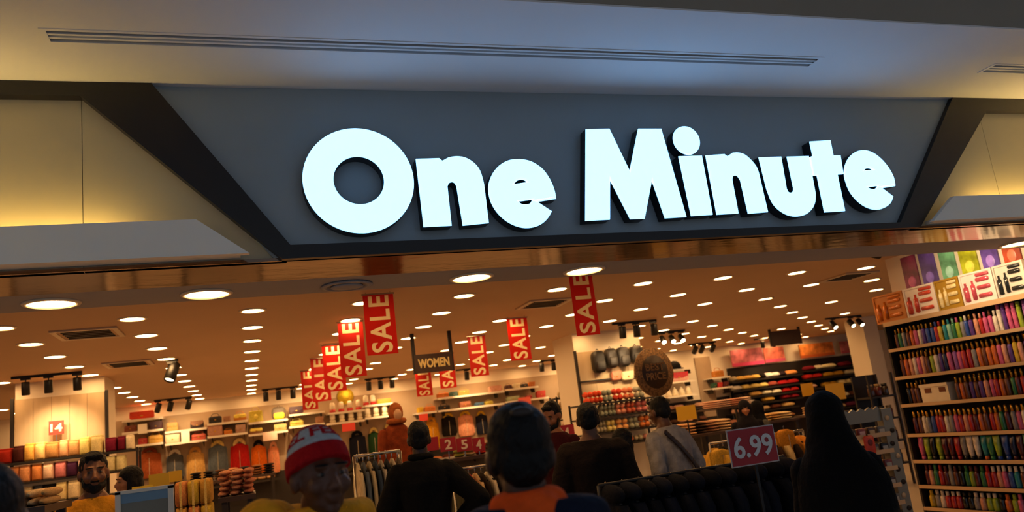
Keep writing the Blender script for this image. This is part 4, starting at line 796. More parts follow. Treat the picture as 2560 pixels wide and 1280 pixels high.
KL = [(1836, 2000, 1024, 'fifth', [(1838, 1850, 'd8a890', 'pink', 1), (1852, 1876, '8a5a44', 'brown', 1), (1880, 1930, 'e0c090', 'cream', 2), (1932, 1960, '6a3a2a', 'chestnut', 1), (1962, 1994, 'd8b070', 'gold', 1)]),
      (1830, 2000, 1050, 'sixth', [(1834, 1870, 'c8866a', 'clay', 2), (1874, 1900, '2a1c18', 'black', 1), (1904, 1950, 'd8b888', 'straw', 2), (1952, 1994, 'a8724a', 'caramel', 2)]),
      (1664, 1776, 1022, 'left middle', [(1668, 1690, '8a6050', 'mauve', 1), (1692, 1716, 'a87a60', 'rose brown', 1), (1720, 1744, '5a3c30', 'dark brown', 1), (1746, 1772, 'b88a70', 'taupe', 1)]),
      (1664, 1776, 1056, 'left low', [(1668, 1700, '4a3024', 'umber', 2), (1702, 1736, 'c09070', 'tan', 2), (1740, 1772, '6a4436', 'cocoa', 2)]),
      (2060, 2190, 1016, 'lower right', [(2064, 2090, '8a3028', 'brick', 1), (2092, 2120, 'd8c090', 'cream', 1), (2122, 2150, '6a2a4a', 'plum', 1), (2152, 2184, 'c8504a', 'coral', 1)]),
      (2060, 2190, 1046, 'bottom right', [(2064, 2100, '4a2a20', 'brown', 2), (2102, 2140, 'c89a6a', 'tan', 2), (2144, 2184, '3a2420', 'dark', 2)]),
      (290, 700, 1222, 'low left', [(300, 340, '6a3a24', 'brown', 2), (342, 390, 'c88a5a', 'tan', 3), (392, 440, '2a1c16', 'black', 2), (442, 500, 'd8a070', 'peach', 3), (502, 560, '4a3a3a', 'grey', 3), (562, 620, 'a8583a', 'rust', 3), (622, 690, 'e0b080', 'cream', 3)]),
      (850, 1230, 1160, 'low middle', [(856, 900, '3a3020', 'olive', 2), (902, 950, 'c8a070', 'tan', 2), (952, 1000, '2a1a14', 'black', 2), (1060, 1110, 'b8764a', 'amber', 2), (1112, 1160, '5a2a20', 'maroon', 2), (1162, 1220, 'd8b890', 'cream', 3)])]
for xa, xb, py, rn, L in KL:
    z = bag_shelf(f'{rn} goods shelf of the back wall', xa, xb, (xa + xb) / 2, py, 'shelf_dark'); q = 0
    for x0, x1, c, nmc, n in L:
        for k in range(n):
            a, b = at(x0 + (x1 - x0) * k / n, py, YSH), at(x0 + (x1 - x0) * (k + 1) / n, py, YSH); w = b.x - a.x - .01
            t = thing('folded_pullover', f'{nmc} folded pullover, {ORD[q]} from the left on the {rn} goods shelf', 'pullover', ((a.x + b.x) / 2, YSH + .15, z), 0, f'pullovers on the {rn} goods shelf'); q += 1
            for nm, me in (('folded_body', KNIT), ('fold_edge', KNF)): o = part(nm, me, 'knit', t, c); o.scale = (w, .26, random.uniform(.11, .145))
def board(px0, px1, py0, py1, c, lab, c2=None, Y=20.3):
    a, b = at(px0, (py0 + py1) / 2, Y), at(px1, (py0 + py1) / 2, Y); zt_, zb_ = at((px0 + px1) / 2, py0, Y).z, at((px0 + px1) / 2, py1, Y).z
    t = thing('wall_banner', lab, 'banner', ((a.x + b.x) / 2, Y, zb_)); w = (b.x - a.x) / 2; h = zt_ - zb_
    MB().box(-w, w, -.02, .02, 0, h).build('panel', 'poster', t, c)
    MB().box(-w, w, -.03, -.02, 0, h * .2).build('lower_band', 'print', t, c2 or c)
board(1827, 1908, 872, 914, 'b0606a', 'pink photo banner on the right back wall', 'c83a6a'); board(1910, 1960, 868, 905, 'c86a5a', 'small coral banner right of the pink photo banner', 'c04a70'); board(1998, 2084, 858, 892, 'c8783a', 'orange photo banner at the right back', 'b85a2a'); board(2100, 2178, 850, 880, 'b86a70', 'faded pink banner behind the slim column', 'c0566a')
# ------------------------------------------------------------------ people
CLOUD = bpy.data.textures.new('folds', 'CLOUDS'); CLOUD.noise_scale = .16; CLOUD.noise_depth = 1
FINE = bpy.data.textures.new('strands', 'CLOUDS'); FINE.noise_scale = .025; FINE.noise_depth = 1
def organic(mb, name, m, parent, col, voxel, smooth=5, disp=0, tex=None, label=None):
    o = mb.build(name, m, parent, col)
    r = o.modifiers.new('fuse', 'REMESH'); r.mode = 'VOXEL'; r.voxel_size = voxel; r.use_smooth_shade = True
    if smooth: q = o.modifiers.new('soften', 'SMOOTH'); q.iterations = smooth; q.factor = .5
    if disp:
        d = o.modifiers.new('folds', 'DISPLACE'); d.texture = tex or CLOUD; d.strength = disp; d.mid_level = .5; d.texture_coords = 'LOCAL'
    if label: o['label'] = label
    return o
def torso(mb, S, g, z0=.80, neck=True):
    R = [(.80, .150, .105), (.92, .160, .112), (1.05, .142, .100), (1.18, .155, .110), (1.32, .178, .118), (1.41, .172, .102), (1.455, .125, .086), (1.485, .088, .074), (1.515, .066, .066)]
    R = [(z, rx + g, ry + g, 0, 0) for z, rx, ry in R if z >= z0]
    if not neck: R = R[:-1]
    return mb.loft([[Vector(q) for q in r] for r in loft_xy(R, 20)], True, S)
def head_prims(mb, S):
    E = lambda c, r: mb.ell(c, r, 18, 12, S)
    E((0, -.014, .032), (.077, .098, .088)); E((0, .02, -.02), (.064, .078, .09)); E((0, .028, -.072), (.052, .058, .042)); E((0, .07, -.096), (.024, .02, .02))
    mb.cone((0, .094, .006), (0, .116, -.034), .009, .014, 10, S); E((.013, .104, -.04), (.011, .012, .009)); E((-.013, .104, -.04), (.011, .012, .009))
    for s in (-1, 1):
        E((s * .03, .086, .026), (.028, .013, .009)); E((s * .042, .064, -.03), (.024, .028, .026)); E((s * .08, -.008, -.012), (.012, .026, .034))
    E((0, .094, -.062), (.026, .011, .006)); E((0, .092, -.073), (.022, .011, .007))
    return mb
def hand_prims(mb, w, d, side, S):
    w = Vector(w); d = Vector(d).normalized(); q = d.to_track_quat('Z', 'X').to_matrix()
    L = lambda x, y, z: w + q @ Vector((x, y, z))
    mb.ell((0, 0, 0), (.018, .04, .05), 12, 8, S @ Matrix.Translation(L(0, 0, .05)) @ q.to_4x4())
    for k, (y, ln) in enumerate(((-.03, .055), (-.01, .07), (.011, .075), (.031, .066))):
        a, b, c = L(0, y, .09), L(.006, y, .09 + ln * .55), L(.022, y, .09 + ln)
        mb.cone(a, b, .0095, .009, 8, S); mb.cone(b, c, .009, .0075, 8, S)
    mb.cone(L(0, .035, .035), L(.012, .062, .075), .012, .010, 8, S); mb.cone(L(.012, .062, .075), L(.02, .066, .1), .010, .008, 8, S)
    return mb
def person(lab, px, pyt, Y, turn, skin='6b4028', shirt='151210', shirt_name='jacket', trousers='16161c', hair='short', headyaw=0, pitch=0, lean=0, arms=None, voxel=.009, sleeves='long', extra=0, wide=1.0, roll=0, cap=0.0):
    p = at(px, pyt, Y); s = (p.z - cap) / 1.765
    r = ray(px, pyt); b = math.atan2(-r.x, -r.y)         # heading towards the camera
    f = Vector((math.sin(b), math.cos(b), 0)); th = math.radians(turn)
    f = Matrix.Rotation(th, 3, 'Z') @ f                   # turn > 0 swings to the right of the picture
    rz = math.atan2(-f.x, f.y)
    t = thing('person', lab, 'person', (p.x, Y, 0), rz)
    S = Matrix.Diagonal((s * wide, s * wide, s, 1)); SL = S @ Matrix.Translation((0, 0, .95)) @ Matrix.Rotation(math.radians(-lean), 4, 'X') @ Matrix.Translation((0, 0, -.95))
    Hd = SL @ Matrix.Translation((0, .012, 1.635)) @ Matrix.Rotation(math.radians(headyaw), 4, 'Z') @ Matrix.Rotation(math.radians(-pitch), 4, 'X') @ Matrix.Rotation(math.radians(roll), 4, 'Y')
    arms = arms or [((-.26, -.03, 1.13), (-.27, .07, .88)), ((.26, -.03, 1.13), (.27, .07, .88))]
    bm = MB(); head_prims(bm, Hd); bm.cone((0, -.012, 1.44), (0, -.004, 1.57), .062, .056, 14, SL); torso(bm, SL, 0)
    for (e, w), sd in zip(arms, (-1, 1)):
        sh = (sd * .172, 0, 1.385); bm.cone(sh, e, .05, .04, 12, SL); bm.cone(e, w, .042, .028, 12, SL); hand_prims(bm, w, Vector(w) - Vector(e) + Vector((0, .02, 0)), sd, SL)
    for sd in (-1, 1):
        bm.cone((sd * .09, 0, .88), (sd * .095, .01, .48), .085, .055, 12, S); bm.cone((sd * .095, .01, .48), (sd * .1, -.015, .09), .055, .036, 12, S); bm.cone((sd * .1, -.03, .045), (sd * .105, .12, .03), .038, .03, 10, S)
    organic(bm, 'body', 'skin', t, skin, voxel * s, 3)
    for sd in (-1, 1):
        ey = MB().ell((sd * .031, .083, .002), (.0125, .0105, .0068), 12, 8, Hd).build('eye', 'skin', t, '6e5e50'); MB().ell((sd * .031, .0905, .002), (.0062, .0045, .0062), 10, 6, Hd).build('iris', 'plastic', ey, '120a06')
        MB().ell((sd * .031, .092, .028), (.022, .008, .0045), 10, 6, Hd).build('eyebrow', 'hair', t)
    c = MB(); torso(c, SL, .02 + extra, .80, False)
    for (e, w), sd in zip(arms, (-1, 1)):
        sh = (sd * .18, 0, 1.385); c.ell(sh, (.07 + extra * .6, .07 + extra, .062 + extra * .4), 12, 8, SL); e_, w_ = Vector(e), Vector(w)
        if sleeves == 'long': c.cone(sh, e, .070 + extra, .058 + extra, 12, SL); c.cone(e, e_.lerp(w_, .93), .058 + extra, .042 + extra * .6, 12, SL)
        else: c.cone(sh, Vector(sh).lerp(e_, .7), .074, .07, 12, SL)
    organic(c, shirt_name, 'cloth', t, shirt, max(.011, voxel) * s, 4, .022)
    c = MB(); c.loft([[Vector(q) for q in r_] for r_ in loft_xy([(.80, .168, .122, 0, 0), (.9, .172, .126, 0, 0), (1.0, .155, .114, 0, 0)], 18)], True, S)
    for sd in (-1, 1): c.cone((sd * .09, 0, .87), (sd * .095, .01, .48), .098, .075, 12, S); c.cone((sd * .095, .01, .48), (sd * .1, -.012, .1), .075, .062, 12, S)
    organic(c, 'trousers', 'cloth', t, trousers, .014 * s, 3, .015)
    for sd in (-1, 1): MB().ell((sd * .103, .04, .045), (.045, .13, .045), 14, 8, S).box(sd * .103 - .042, sd * .103 + .042, -.085, .165, 0, .03, S).build('shoe', 'leather', t, '17120f')
    h = MB(); E = lambda cc, rr: h.ell(cc, rr, 18, 12, Hd)
    if hair == 'short':
        E((0, -.024, .044), (.083, .100, .092)); E((0, -.062, -.005), (.074, .052, .075)); E((.07, -.02, .0), (.014, .04, .05)); E((-.07, -.02, .0), (.014, .04, .05)); E((0, .062, .098), (.055, .03, .022))
    elif hair == 'long':
        E((0, -.024, .044), (.088, .108, .096)); E((0, -.07, -.04), (.088, .06, .12)); h.cone((0, -.07, -.1), (0, -.09, -.3), .09, .055, 14, Hd, .6); E((.08, -.01, -.04), (.02, .05, .1)); E((-.08, -.01, -.04), (.02, .05, .1))
    if h.v: organic(h, 'hair', 'hair', t, None, max(.006, voxel * .8) * s, 3, .008, FINE)
    return t, s, S, SL, Hd
def beard(t, Hd, s, voxel=.006):
    h = MB(); h.ell((0, .036, -.082), (.058, .066, .042), 16, 10, Hd).ell((0, .07, -.1), (.034, .03, .03), 12, 8, Hd).cone((-.022, .102, -.053), (.022, .102, -.053), .008, .008, 8, Hd)
    for q in (-1, 1): h.cone((q * .064, .02, -.03), (q * .05, .045, -.085), .012, .016, 8, Hd)
    organic(h, 'beard', 'hair', t, None, voxel * s, 2, .006, FINE)
def hijab(t, SL, Hd, s, col, long=1.0, voxel=.009, name='headscarf'):
    h = MB(); h.ell((0, -.02, .03), (.1, .118, .118), 18, 12, Hd)
    h.torus((0, .035, -.02), .088, .026, 22, 8, 'y', Hd, 1, 1.25)
    h.loft([[Vector(q) for q in r_] for r_ in loft_xy([(1.66, .098, .1, 0, -.03), (1.56, .1, .105, 0, -.02), (1.48, .13, .115, 0, -.01), (1.40, .20, .135, 0, 0), (1.32, .235, .15, 0, 0), (1.32 - .22 * long, .225, .158, 0, 0)], 22)], True, SL)
    return organic(h, name, 'cloth', t, col, voxel * s, 5, .02)
def hood_part(t, SL, s, col, z=1.45, w=.15, back=-.1, name='hood', rx=None):
    h = MB(); h.torus((0, back, z), w, rx or .055, 22, 9, 'z', SL, 1, .72).ell((0, back - .06, z - .07), (max(w * .95, .1), .07, .11), 16, 10, SL)
    return organic(h, name, 'cloth', t, col, .009 * s, 5, .018)
# near man seen from behind, orange hood over a navy jacket
t, s, S, SL, Hd = person('person from behind with black hair and an orange hood on a navy jacket', 1285, 1009, 1.95, 186, skin='4a2c1c', shirt='141a2c', shirt_name='jacket', voxel=.007, extra=.012, headyaw=2)
hood_part(t, SL, s, 'ee5a1e', 1.515, .062, -.045, rx=.042)
c = MB(); c.torus((.02, -.03, 1.475), .14, .05, 24, 9, 'z', SL, 1, .7); organic(c, 'jacket_collar', 'cloth', t, '141a2c', .009 * s, 4, .015)
MB().ell((.004, -.088, .104), (.03, .022, .016), 14, 8, Hd).build('thinning_crown', 'skin', t, '2a1c14')
# man in the beanie, face turned to the right
t, s, S, SL, Hd = person('person in a red and white beanie with yellow-lined hood, face turned right', 788, 1062, 2.5, 22, skin='5e3824', shirt='100e0e', shirt_name='jacket', hair=None, voxel=.007, extra=.014, pitch=-2, cap=.022)
hood_part(t, SL, s, 'f2a424', 1.50, .15, -.08)
c = MB(); c.ell((.17, -.03, 1.51), (.085, .1, .085), 16, 10, SL).ell((.12, -.1, 1.5), (.09, .08, .08), 14, 8, SL); organic(c, 'hood_fold', 'cloth', t, 'f2a424', .009 * s, 5, .02)
BT = Hd @ Matrix.Translation((0, -.012, .03)) @ Matrix.Rotation(math.radians(20), 4, 'X')
def dome(z0, z1, g, n=28, m=5, closed=True):
    rr = []
    for i in range(m + 1):
        z = z0 + (z1 - z0) * i / m; k = math.sqrt(max(.0, 1 - (z / .128) ** 2)) if z > 0 else 1
        rr.append([((.088 + g) * k * math.cos(2 * PI * j / n), (.107 + g) * k * math.sin(2 * PI * j / n), z) for j in range(n)])
    return rr
mb = MB(); mb.loft(dome(-.016, .036, .007), True, BT); mb.build('cuff', 'knit', t, 'b3141a')
MB().loft(dome(.03, .055, .003), True, BT).build('white_stripe', 'knit', t, 'b9c2c6')
MB().loft(dome(.052, .1265, .002, 28, 8), True, BT).build('crown', 'knit', t, 'b9c2c6')
MB().loft(dome(.104, .1275, .004, 28, 5), True, BT).build('crown_top', 'knit', t, 'b3141a')
def wrap_text(txt, z0, z1, a0, a1, name):
    me = text_mesh(txt, 1, .03).copy(); xs = [v.co.x for v in me.vertices]; ys = [v.co.y for v in me.vertices]; zs = [v.co.z for v in me.vertices]
    for v in me.vertices:
        u = (v.co.x - min(xs)) / (max(xs) - min(xs)); w = (v.co.y - min(ys)) / (max(ys) - min(ys)); a = a0 + (a1 - a0) * u; z = z0 + (z1 - z0) * w
        k = math.sqrt(max(0, 1 - (z / .128) ** 2)); g = .005 if v.co.z > 0 else -.002
        v.co = BT @ Vector(((.088 + g) * k * math.cos(a), (.107 + g) * k * math.sin(a), z))
    o = part(name, me, 'knit', t, 'b3141a'); return o
for i in range(3): wrap_text('FEEL', .062, .1, math.radians(-60 + 120 * i), math.radians(48 + 120 * i), 'knitted_lettering')
# head cut by the left edge
person('dark-haired person\'s head at the left edge of the picture', -40, 1160, 2.1, 170, skin='3a241a', shirt='0e0d0d', voxel=.009)
# shop assistant in yellow
t, s, S, SL, Hd = person('bearded person in a mustard yellow T-shirt facing the camera', 233, 1129, 6.0, 4, skin='7a4a2c', shirt='d08a1e', shirt_name='t_shirt', sleeves='short', voxel=.008)
beard(t, Hd, s)
MB().ell((0, .142, 1.19), (.085, .016, .085), 18, 8, SL).build('chest_print', 'print', t, '6a1420')
# woman and child at the left rack
person('person with black hair in maroon by the left column, turned left', 324, 1166, 8.2, -75, skin='a06a44', shirt='5a141a', shirt_name='top', hair='long', voxel=.011)
# black-clad man, hand on hip
t, s, S, SL, Hd = person('person all in black seen from behind, right hand on hip', 1043, 1053, 6.1, 180, skin='3a2418', shirt='0c0b0b', shirt_name='jacket', voxel=.009, extra=.02, arms=[((-.29, -.05, 1.14), (-.26, .1, .92)), ((.40, -.06, 1.16), (.22, .02, 1.0))])
MB().torus((0, -.005, 1.505), .074, .026, 20, 8, 'z', SL).build('collar', 'cloth', t, '0c0b0b')
# dark brown jacket man
person('person in a dark brown jacket seen from behind beside the red 4 board', 1464, 1007, 5.85, 184, skin='6a4028', shirt='1c130e', shirt_name='jacket', voxel=.009, extra=.03, wide=1.05)
# man in maroon looking down
t, s, S, SL, Hd = person('bearded person in maroon looking down behind the near man', 1376, 1004, 7.3, -28, skin='8a5432', shirt='3a1014', shirt_name='shirt', voxel=.009, pitch=18)
beard(t, Hd, s)
# long-haired woman in profile
person('person with long dark hair in profile facing left by the bras', 1549, 1072, 6.6, -82, skin='7a4630', shirt='1e1012', shirt_name='top', hair='long', voxel=.009)
# man in pale shirt with a strap across the back
t, s, S, SL, Hd = person('person in a pale grey shirt with a brown shoulder bag, bending left', 1668, 986, 6.5, -132, skin='5a3420', shirt='8f8a88', shirt_name='shirt', voxel=.009, lean=10, extra=.015)
c = MB()
for i in range(14):
    a = -.35 + 1.05 * i / 13; c.ell((-.15 + .30 * i / 13, -.135 - .035 * math.sin(PI * i / 13), 1.42 - .42 * i / 13), (.03, .012, .03), 8, 6, SL)
organic(c, 'bag_strap', 'leather', t, '2a1812', .008, 2)
# two women farther back
t, s, S, SL, Hd = person('person in a dark headscarf facing the camera above the red price sign', 1858, 1002, 10.2, 8, skin='9a6242', shirt='141218', shirt_name='top', hair=None, voxel=.012); hijab(t, SL, Hd, s, '17141a', .6, .011)
t, s, S, SL, Hd = person('person in a black headscarf turned away right of the facing one', 1890, 1003, 10.4, 120, skin='9a6242', shirt='4a4a46', shirt_name='top', hair=None, voxel=.012); hijab(t, SL, Hd, s, '100e10', .4, .011)
# woman in black veil, near right
t, s, S, SL, Hd = person('person in a long black veil and cloak seen from behind', 2050, 972, 3.35, 178, skin='6a4630', shirt='060505', shirt_name='cloak', hair=None, voxel=.009, extra=.0, trousers='060505', cap=.03, wide=.92, arms=[((-.22, -.02, 1.13), (-.18, .12, .95)), ((.22, -.02, 1.13), (.18, .12, .95))])
c = MB(); c.ell((0, -.02, .03), (.112, .125, .122), 18, 12, Hd).torus((0, .035, -.02), .088, .026, 22, 8, 'y', Hd, 1, 1.25)
c.loft([[Vector(q) for q in r_] for r_ in loft_xy([(1.68, .106, .11, 0, -.03), (1.58, .124, .125, .0, -.03), (1.48, .158, .14, .005, -.03), (1.41, .21, .155, .01, -.02), (1.33, .25, .17, .012, -.01), (1.15, .275, .19, .015, 0), (.98, .295, .2, .015, 0)], 24)], True, SL)
organic(c, 'veil', 'cloth', t, '060505', .009 * s, 5, .026)
c = MB(); c.loft([[Vector(q) for q in r_] for r_ in loft_xy([(.12, .30, .26, 0, 0), (.5, .28, .24, 0, 0), (.9, .26, .21, 0, 0), (1.2, .23, .17, 0, 0), (1.36, .18, .13, 0, 0), (1.42, .1, .09, 0, 0)], 24)], True, SL)
organic(c, 'gown', 'cloth', t, '060505', .012, 5, .03)
c = MB(); c.loft(loft_xy([(1.0, .2, .14, 0, 0), (1.2, .19, .13, 0, 0), (1.45, .2, .13, 0, 0), (1.7, .2, .12, 0, 0), (1.84, .15, .1, 0, 0), (1.9, .06, .06, 0, 0)]))
for k in range(26): c.ell((.19 * math.cos(k * 2.4), .13 * math.sin(k * 2.4), 1.05 + .7 * ((k * .618) % 1)), (.06, .05, .05), 10, 6)
organic(c, 'coat', 'cloth', MANQ, '7a3416', .014, 3, .05)
# ------------------------------------------------------------------ rail of dark jackets with the 6.99 card
def rail(lab, px0, px1, py, Y, name='clothes_rail', m='chrome'):
    a, b = at(px0, py, Y), at(px1, py, Y); z = (at(px0, py, Y).z + at(px1, py, Y).z) / 2
    t = thing(name, lab, 'clothes rail', ((a.x + b.x) / 2, Y, 0)); w = (b.x - a.x) / 2
    MB().tube([(-w, 0, z), (w, 0, z)], .014, 8).build('rail_tube', m, t)
    for s in (-1, 1):
        MB().tube([(s * w, 0, 0), (s * w, 0, z)], .014, 8).build('upright', m, t); MB().tube([(s * w, -.25, .02), (s * w, .25, .02)], .014, 8).build('foot', m, t)
    return t, z, w
# garment hung side-on: thin in x, shoulders along y
GB = MB().loft([[(x * r_ * 1, y_ * q, z) for x, y_ in [(math.cos(2 * PI * j / 16), math.sin(2 * PI * j / 16)) for j in range(16)]] for z, r_, q in ((-.78, .40, .24), (-.76, .46, .26), (-.4, .5, .25), (-.14, .48, .235), (-.07, .36, .17), (-.02, .2, .06))]).mesh('garment_body')
GS = [MB().cone((0, sd * .22, -.12), (0, sd * .29, -.6), .3, .22, 10, Matrix.Diagonal((1, .28, 1, 1)) if False else None, .2).mesh('sleeve') for sd in (-1, 1)]
def sleeve_me(sd):
    mb = MB(); mb.loft([[(.42 * k * math.cos(2 * PI * j / 10), sd * yy + .06 * k * math.sin(2 * PI * j / 10), z) for j in range(10)] for z, yy, k in ((-.1, .2, .8), (-.2, .25, 1), (-.45, .28, .9), (-.66, .29, .7))]); return mb.mesh('sleeve')
GS = [sleeve_me(-1), sleeve_me(1)]
GH = MB().ell((0, -.05, -.03), (.5, .19, .075), 14, 8).mesh('hood'); GK = MB().tube([(0, 0, -.05), (0, 0, .035), (0, .018, .055), (0, .03, .035)], .005, 6).mesh('hanger_hook'); GA = MB().tube([(0, -.2, -.09), (0, 0, -.04), (0, .2, -.09)], .008, 6).mesh('hanger_bar')
def hung(x, Y, z, th, c, lab, group, hood=False, name='hanging_garment', mname='cloth', hs=1, rz=0):
    t = thing(name, lab, 'garment', (x, Y, z - .04), rz, group)
    for nm, me in [('garment_body', GB), ('sleeve', GS[0]), ('sleeve', GS[1])] + ([('hood', GH)] if hood else []):
        o = part(nm, me, mname, t, c); o.scale = (th, 1, hs)
    part('hanger_hook', GK, 'chrome', t); part('hanger_bar', GA, 'black_metal', t)
YR = 5.35
t, zr_, w = rail('black clothes rail of dark padded jackets near the entrance', 1490, 1965, 1176, YR, m='black_metal')
nj = 12
for i in range(nj):
    hung(t.location.x - w + (i + .5) * 2 * w / nj, YR, zr_, 2 * w / nj * .98, ['0d1018', '10141f', '0a0c12', '131722'][i % 4], f'dark navy padded jacket, {ORD[i]} from the left on the entrance rail', 'dark jackets on the entrance rail', True, 'hanging_jacket', 'cloth', .95, random.uniform(-.1, .1))
c = card(1824, 1938, 1070, 1160, YR - .42, 'a01420', '6.99', 'd2d4d4', 'red price sign reading 6.99 in a clear frame', 'floor', None, .02, -.02, .006, 'b4aeac', .86, .62)
# striped shirts rail, mid left
YR2 = 7.4; t, zr_, w = rail('clothes rail of striped shirts and denim beside the beanie', 884, 1000, 1134, YR2)
SHC = [('d8c49a', 'cream'), ('5a6470', 'slate'), ('c8b48c', 'sand'), ('3a4656', 'denim blue'), ('b8ac96', 'light grey'), ('2a2e38', 'navy'), ('d2c0a0', 'ivory'), ('6a5a4a', 'brown')]
for i, (c_, n_) in enumerate(SHC): hung(t.location.x - w + (i + .5) * 2 * w / 8, YR2, zr_, 2 * w / 8 * .95, c_, f'{n_} shirt on the rail between beanie and black-clad person', 'shirts on the mid-left rail', False, 'hanging_shirt')
YR3 = 7.9; t, zr_, w = rail('clothes rail of mixed coats right of the black-clad person', 1130, 1240, 1168, YR3)
for i, (c_, n_) in enumerate([('3a3a2a', 'olive'), ('1a1614', 'black'), ('b02a24', 'red'), ('c8a878', 'camel'), ('2a2018', 'dark brown'), ('d8c8a8', 'cream'), ('1e1c22', 'charcoal')]): hung(t.location.x - w + (i + .5) * 2 * w / 7, YR3, zr_, 2 * w / 7 * .95, c_, f'{n_} coat on the rail right of the black-clad person', 'coats on the rail behind the near man', False, 'hanging_coat')
YR4 = 8.6; t, zr_, w = rail('clothes rail behind the red 6.99 sign', 1770, 2010, 1092, YR4)
RC = [('d8a63a', 'gold'), ('16120f', 'black'), ('2a1c14', 'dark brown'), ('d0a040', 'mustard'), ('1c1614', 'soft black'), ('5a1c14', 'maroon'), ('3a2418', 'brown'), ('e0c080', 'butter'), ('2a2018', 'espresso'), ('c8852a', 'amber'), ('d89030', 'orange yellow')]
for i, (c_, n_) in enumerate(RC): hung(t.location.x - w + (i + .5) * 2 * w / 11, YR4, zr_, 2 * w / 11 * .95, c_, f'{n_} top on the rail behind the 6.99 sign', 'tops on the rail behind the price sign', False, 'hanging_blouse')
jacket(1944, 1996, 1066, 1132, 8.45, 'd08a2a', 'd08a2a', 'orange-yellow top facing front left of the veiled person', 'tops facing the entrance', False)
jacket(1778, 1838, 1114, 1190, 8.45, 'd8a83c', 'd8a83c', 'golden top facing front left of the 6.99 sign', 'tops facing the entrance', False)
# tables of folded clothes around the middle of the shop
def laid(lab, px0, px1, py, Y, depth, cols, names, n=None, lv=4):
    x, y, z, w = table(lab, px0, px1, py, Y, depth); n = n or len(cols)
    for i in range(n):
        stack(x - w + (i + .5) * 2 * w / n, Y + depth * .45, z, 2 * w / n * .88, depth * .6, lv, [cols[i % len(cols)]], f'{names[i % len(names)]} folded clothes on the {lab.split(",")[0]}', f'folded clothes on the {lab.split(",")[0]}')
laid('long dark table below the red jacket, seen over the beanie', 470, 690, 1196, 15.6, .9, ['15110f', '1c1512', '5a3a24', 'c88a60', '241a16', '8a5a38', '14100e'], ['black', 'soft black', 'brown', 'peach', 'espresso', 'caramel', 'jet'])
laid('low table left of the beanie, near the gate', 545, 640, 1240, 7.6, .8, ['d8946a', 'e0a07a', 'c88060'], ['coral', 'apricot', 'clay'], None, 5)
laid('brown table in the right middle, behind the rail', 1700, 1850, 1082, 11.2, 1.0, ['6a4a30', 'c8986a', '3a2a20', 'a8785a', 'd8b48a'], ['brown', 'tan', 'dark', 'rose brown', 'cream'])
laid('table of cream goods, right of the two headscarves', 1900, 2000, 1050, 12.6, 1.0, ['e0c088', 'd8b070', 'c89a60', 'e8d0a0'], ['cream', 'honey', 'caramel', 'vanilla'], None, 3)
laid('far table of pink goods, below the knitwear', 1790, 1900, 1014, 16.5, 1.0, ['d8a890', 'e0b8a0', 'c88a70', 'e8c8b0'], ['pink', 'blush', 'clay pink', 'pale pink'], None, 4)
laid('right back table, beside the veiled person', 2060, 2130, 1030, 14.0, 1.0, ['c8a070', 'e0d0a8', '6a3a28'], ['tan', 'ecru', 'chestnut'], None, 4)
laid('left front table, at the bottom left corner', 24, 112, 1270, 5.0, .7, ['d8b07a', 'e0be8c', 'd0a468'], ['sand', 'wheat', 'biscuit'], None, 2)
# yellow price cards
card(372, 424, 1184, 1232, 8.9, 'd8b428', None, 'c8661a', 'yellow price card right of the maroon-clad person', 'floor', None, .03, 0, .004, None, .7, .3)
card(421, 455, 1177, 1204, 9.2, 'd2aa24', None, '', 'smaller yellow card beside the larger yellow one', 'floor')
card(330, 382, 1215, 1240, 6.6, 'd0b028', None, '3a2a10', 'low yellow card above the grey gate panel', 'floor', None, .03, 0, .004, None, .5, .4)
card(1692, 1740, 1014, 1050, 10.7, 'd8a81c', None, 'c0661a', 'yellow card right of the pale-shirted person\'s head', 'floor', None, .03, 0, .004, None, .6, .3)
card(2066, 2112, 958, 1000, 13.0, 'c89a1e', None, '', 'yellow card above right of the veiled head', 'floor')
card(2004, 2034, 958, 990, 13.4, 'c8961c', None, '', 'yellow card above left of the veiled head', 'floor')
# security gate at the entrance
Yg = 4.35; a, b = at(296, 1255, Yg), at(428, 1255, Yg); zt_ = at(362, 1222, Yg).z
t = thing('security_gate', 'grey-blue security gate panel with cream frame at the entrance', 'security gate', ((a.x + b.x) / 2, Yg, 0)); w = (b.x - a.x) / 2
MB().box(-w, w, -.012, .012, .08, zt_ - .055).build('panel', 'acrylic', t, None); MB().box(-w, w, -.014, .014, zt_ - .055, zt_ - .012).build('top_stripe', 'teal_panel', t)
for s in (-1, 1): MB().box(s * w - .012, s * w + .012, -.02, .02, 0, zt_).build('side_post', 'shelf_white', t)
MB().box(-w - .012, w + .012, -.02, .02, zt_ - .012, zt_ + .004).build('top_rail', 'shelf_white', t); MB().box(-w - .05, w + .05, -.1, .1, 0, .08).build('foot', 'black_metal', t)
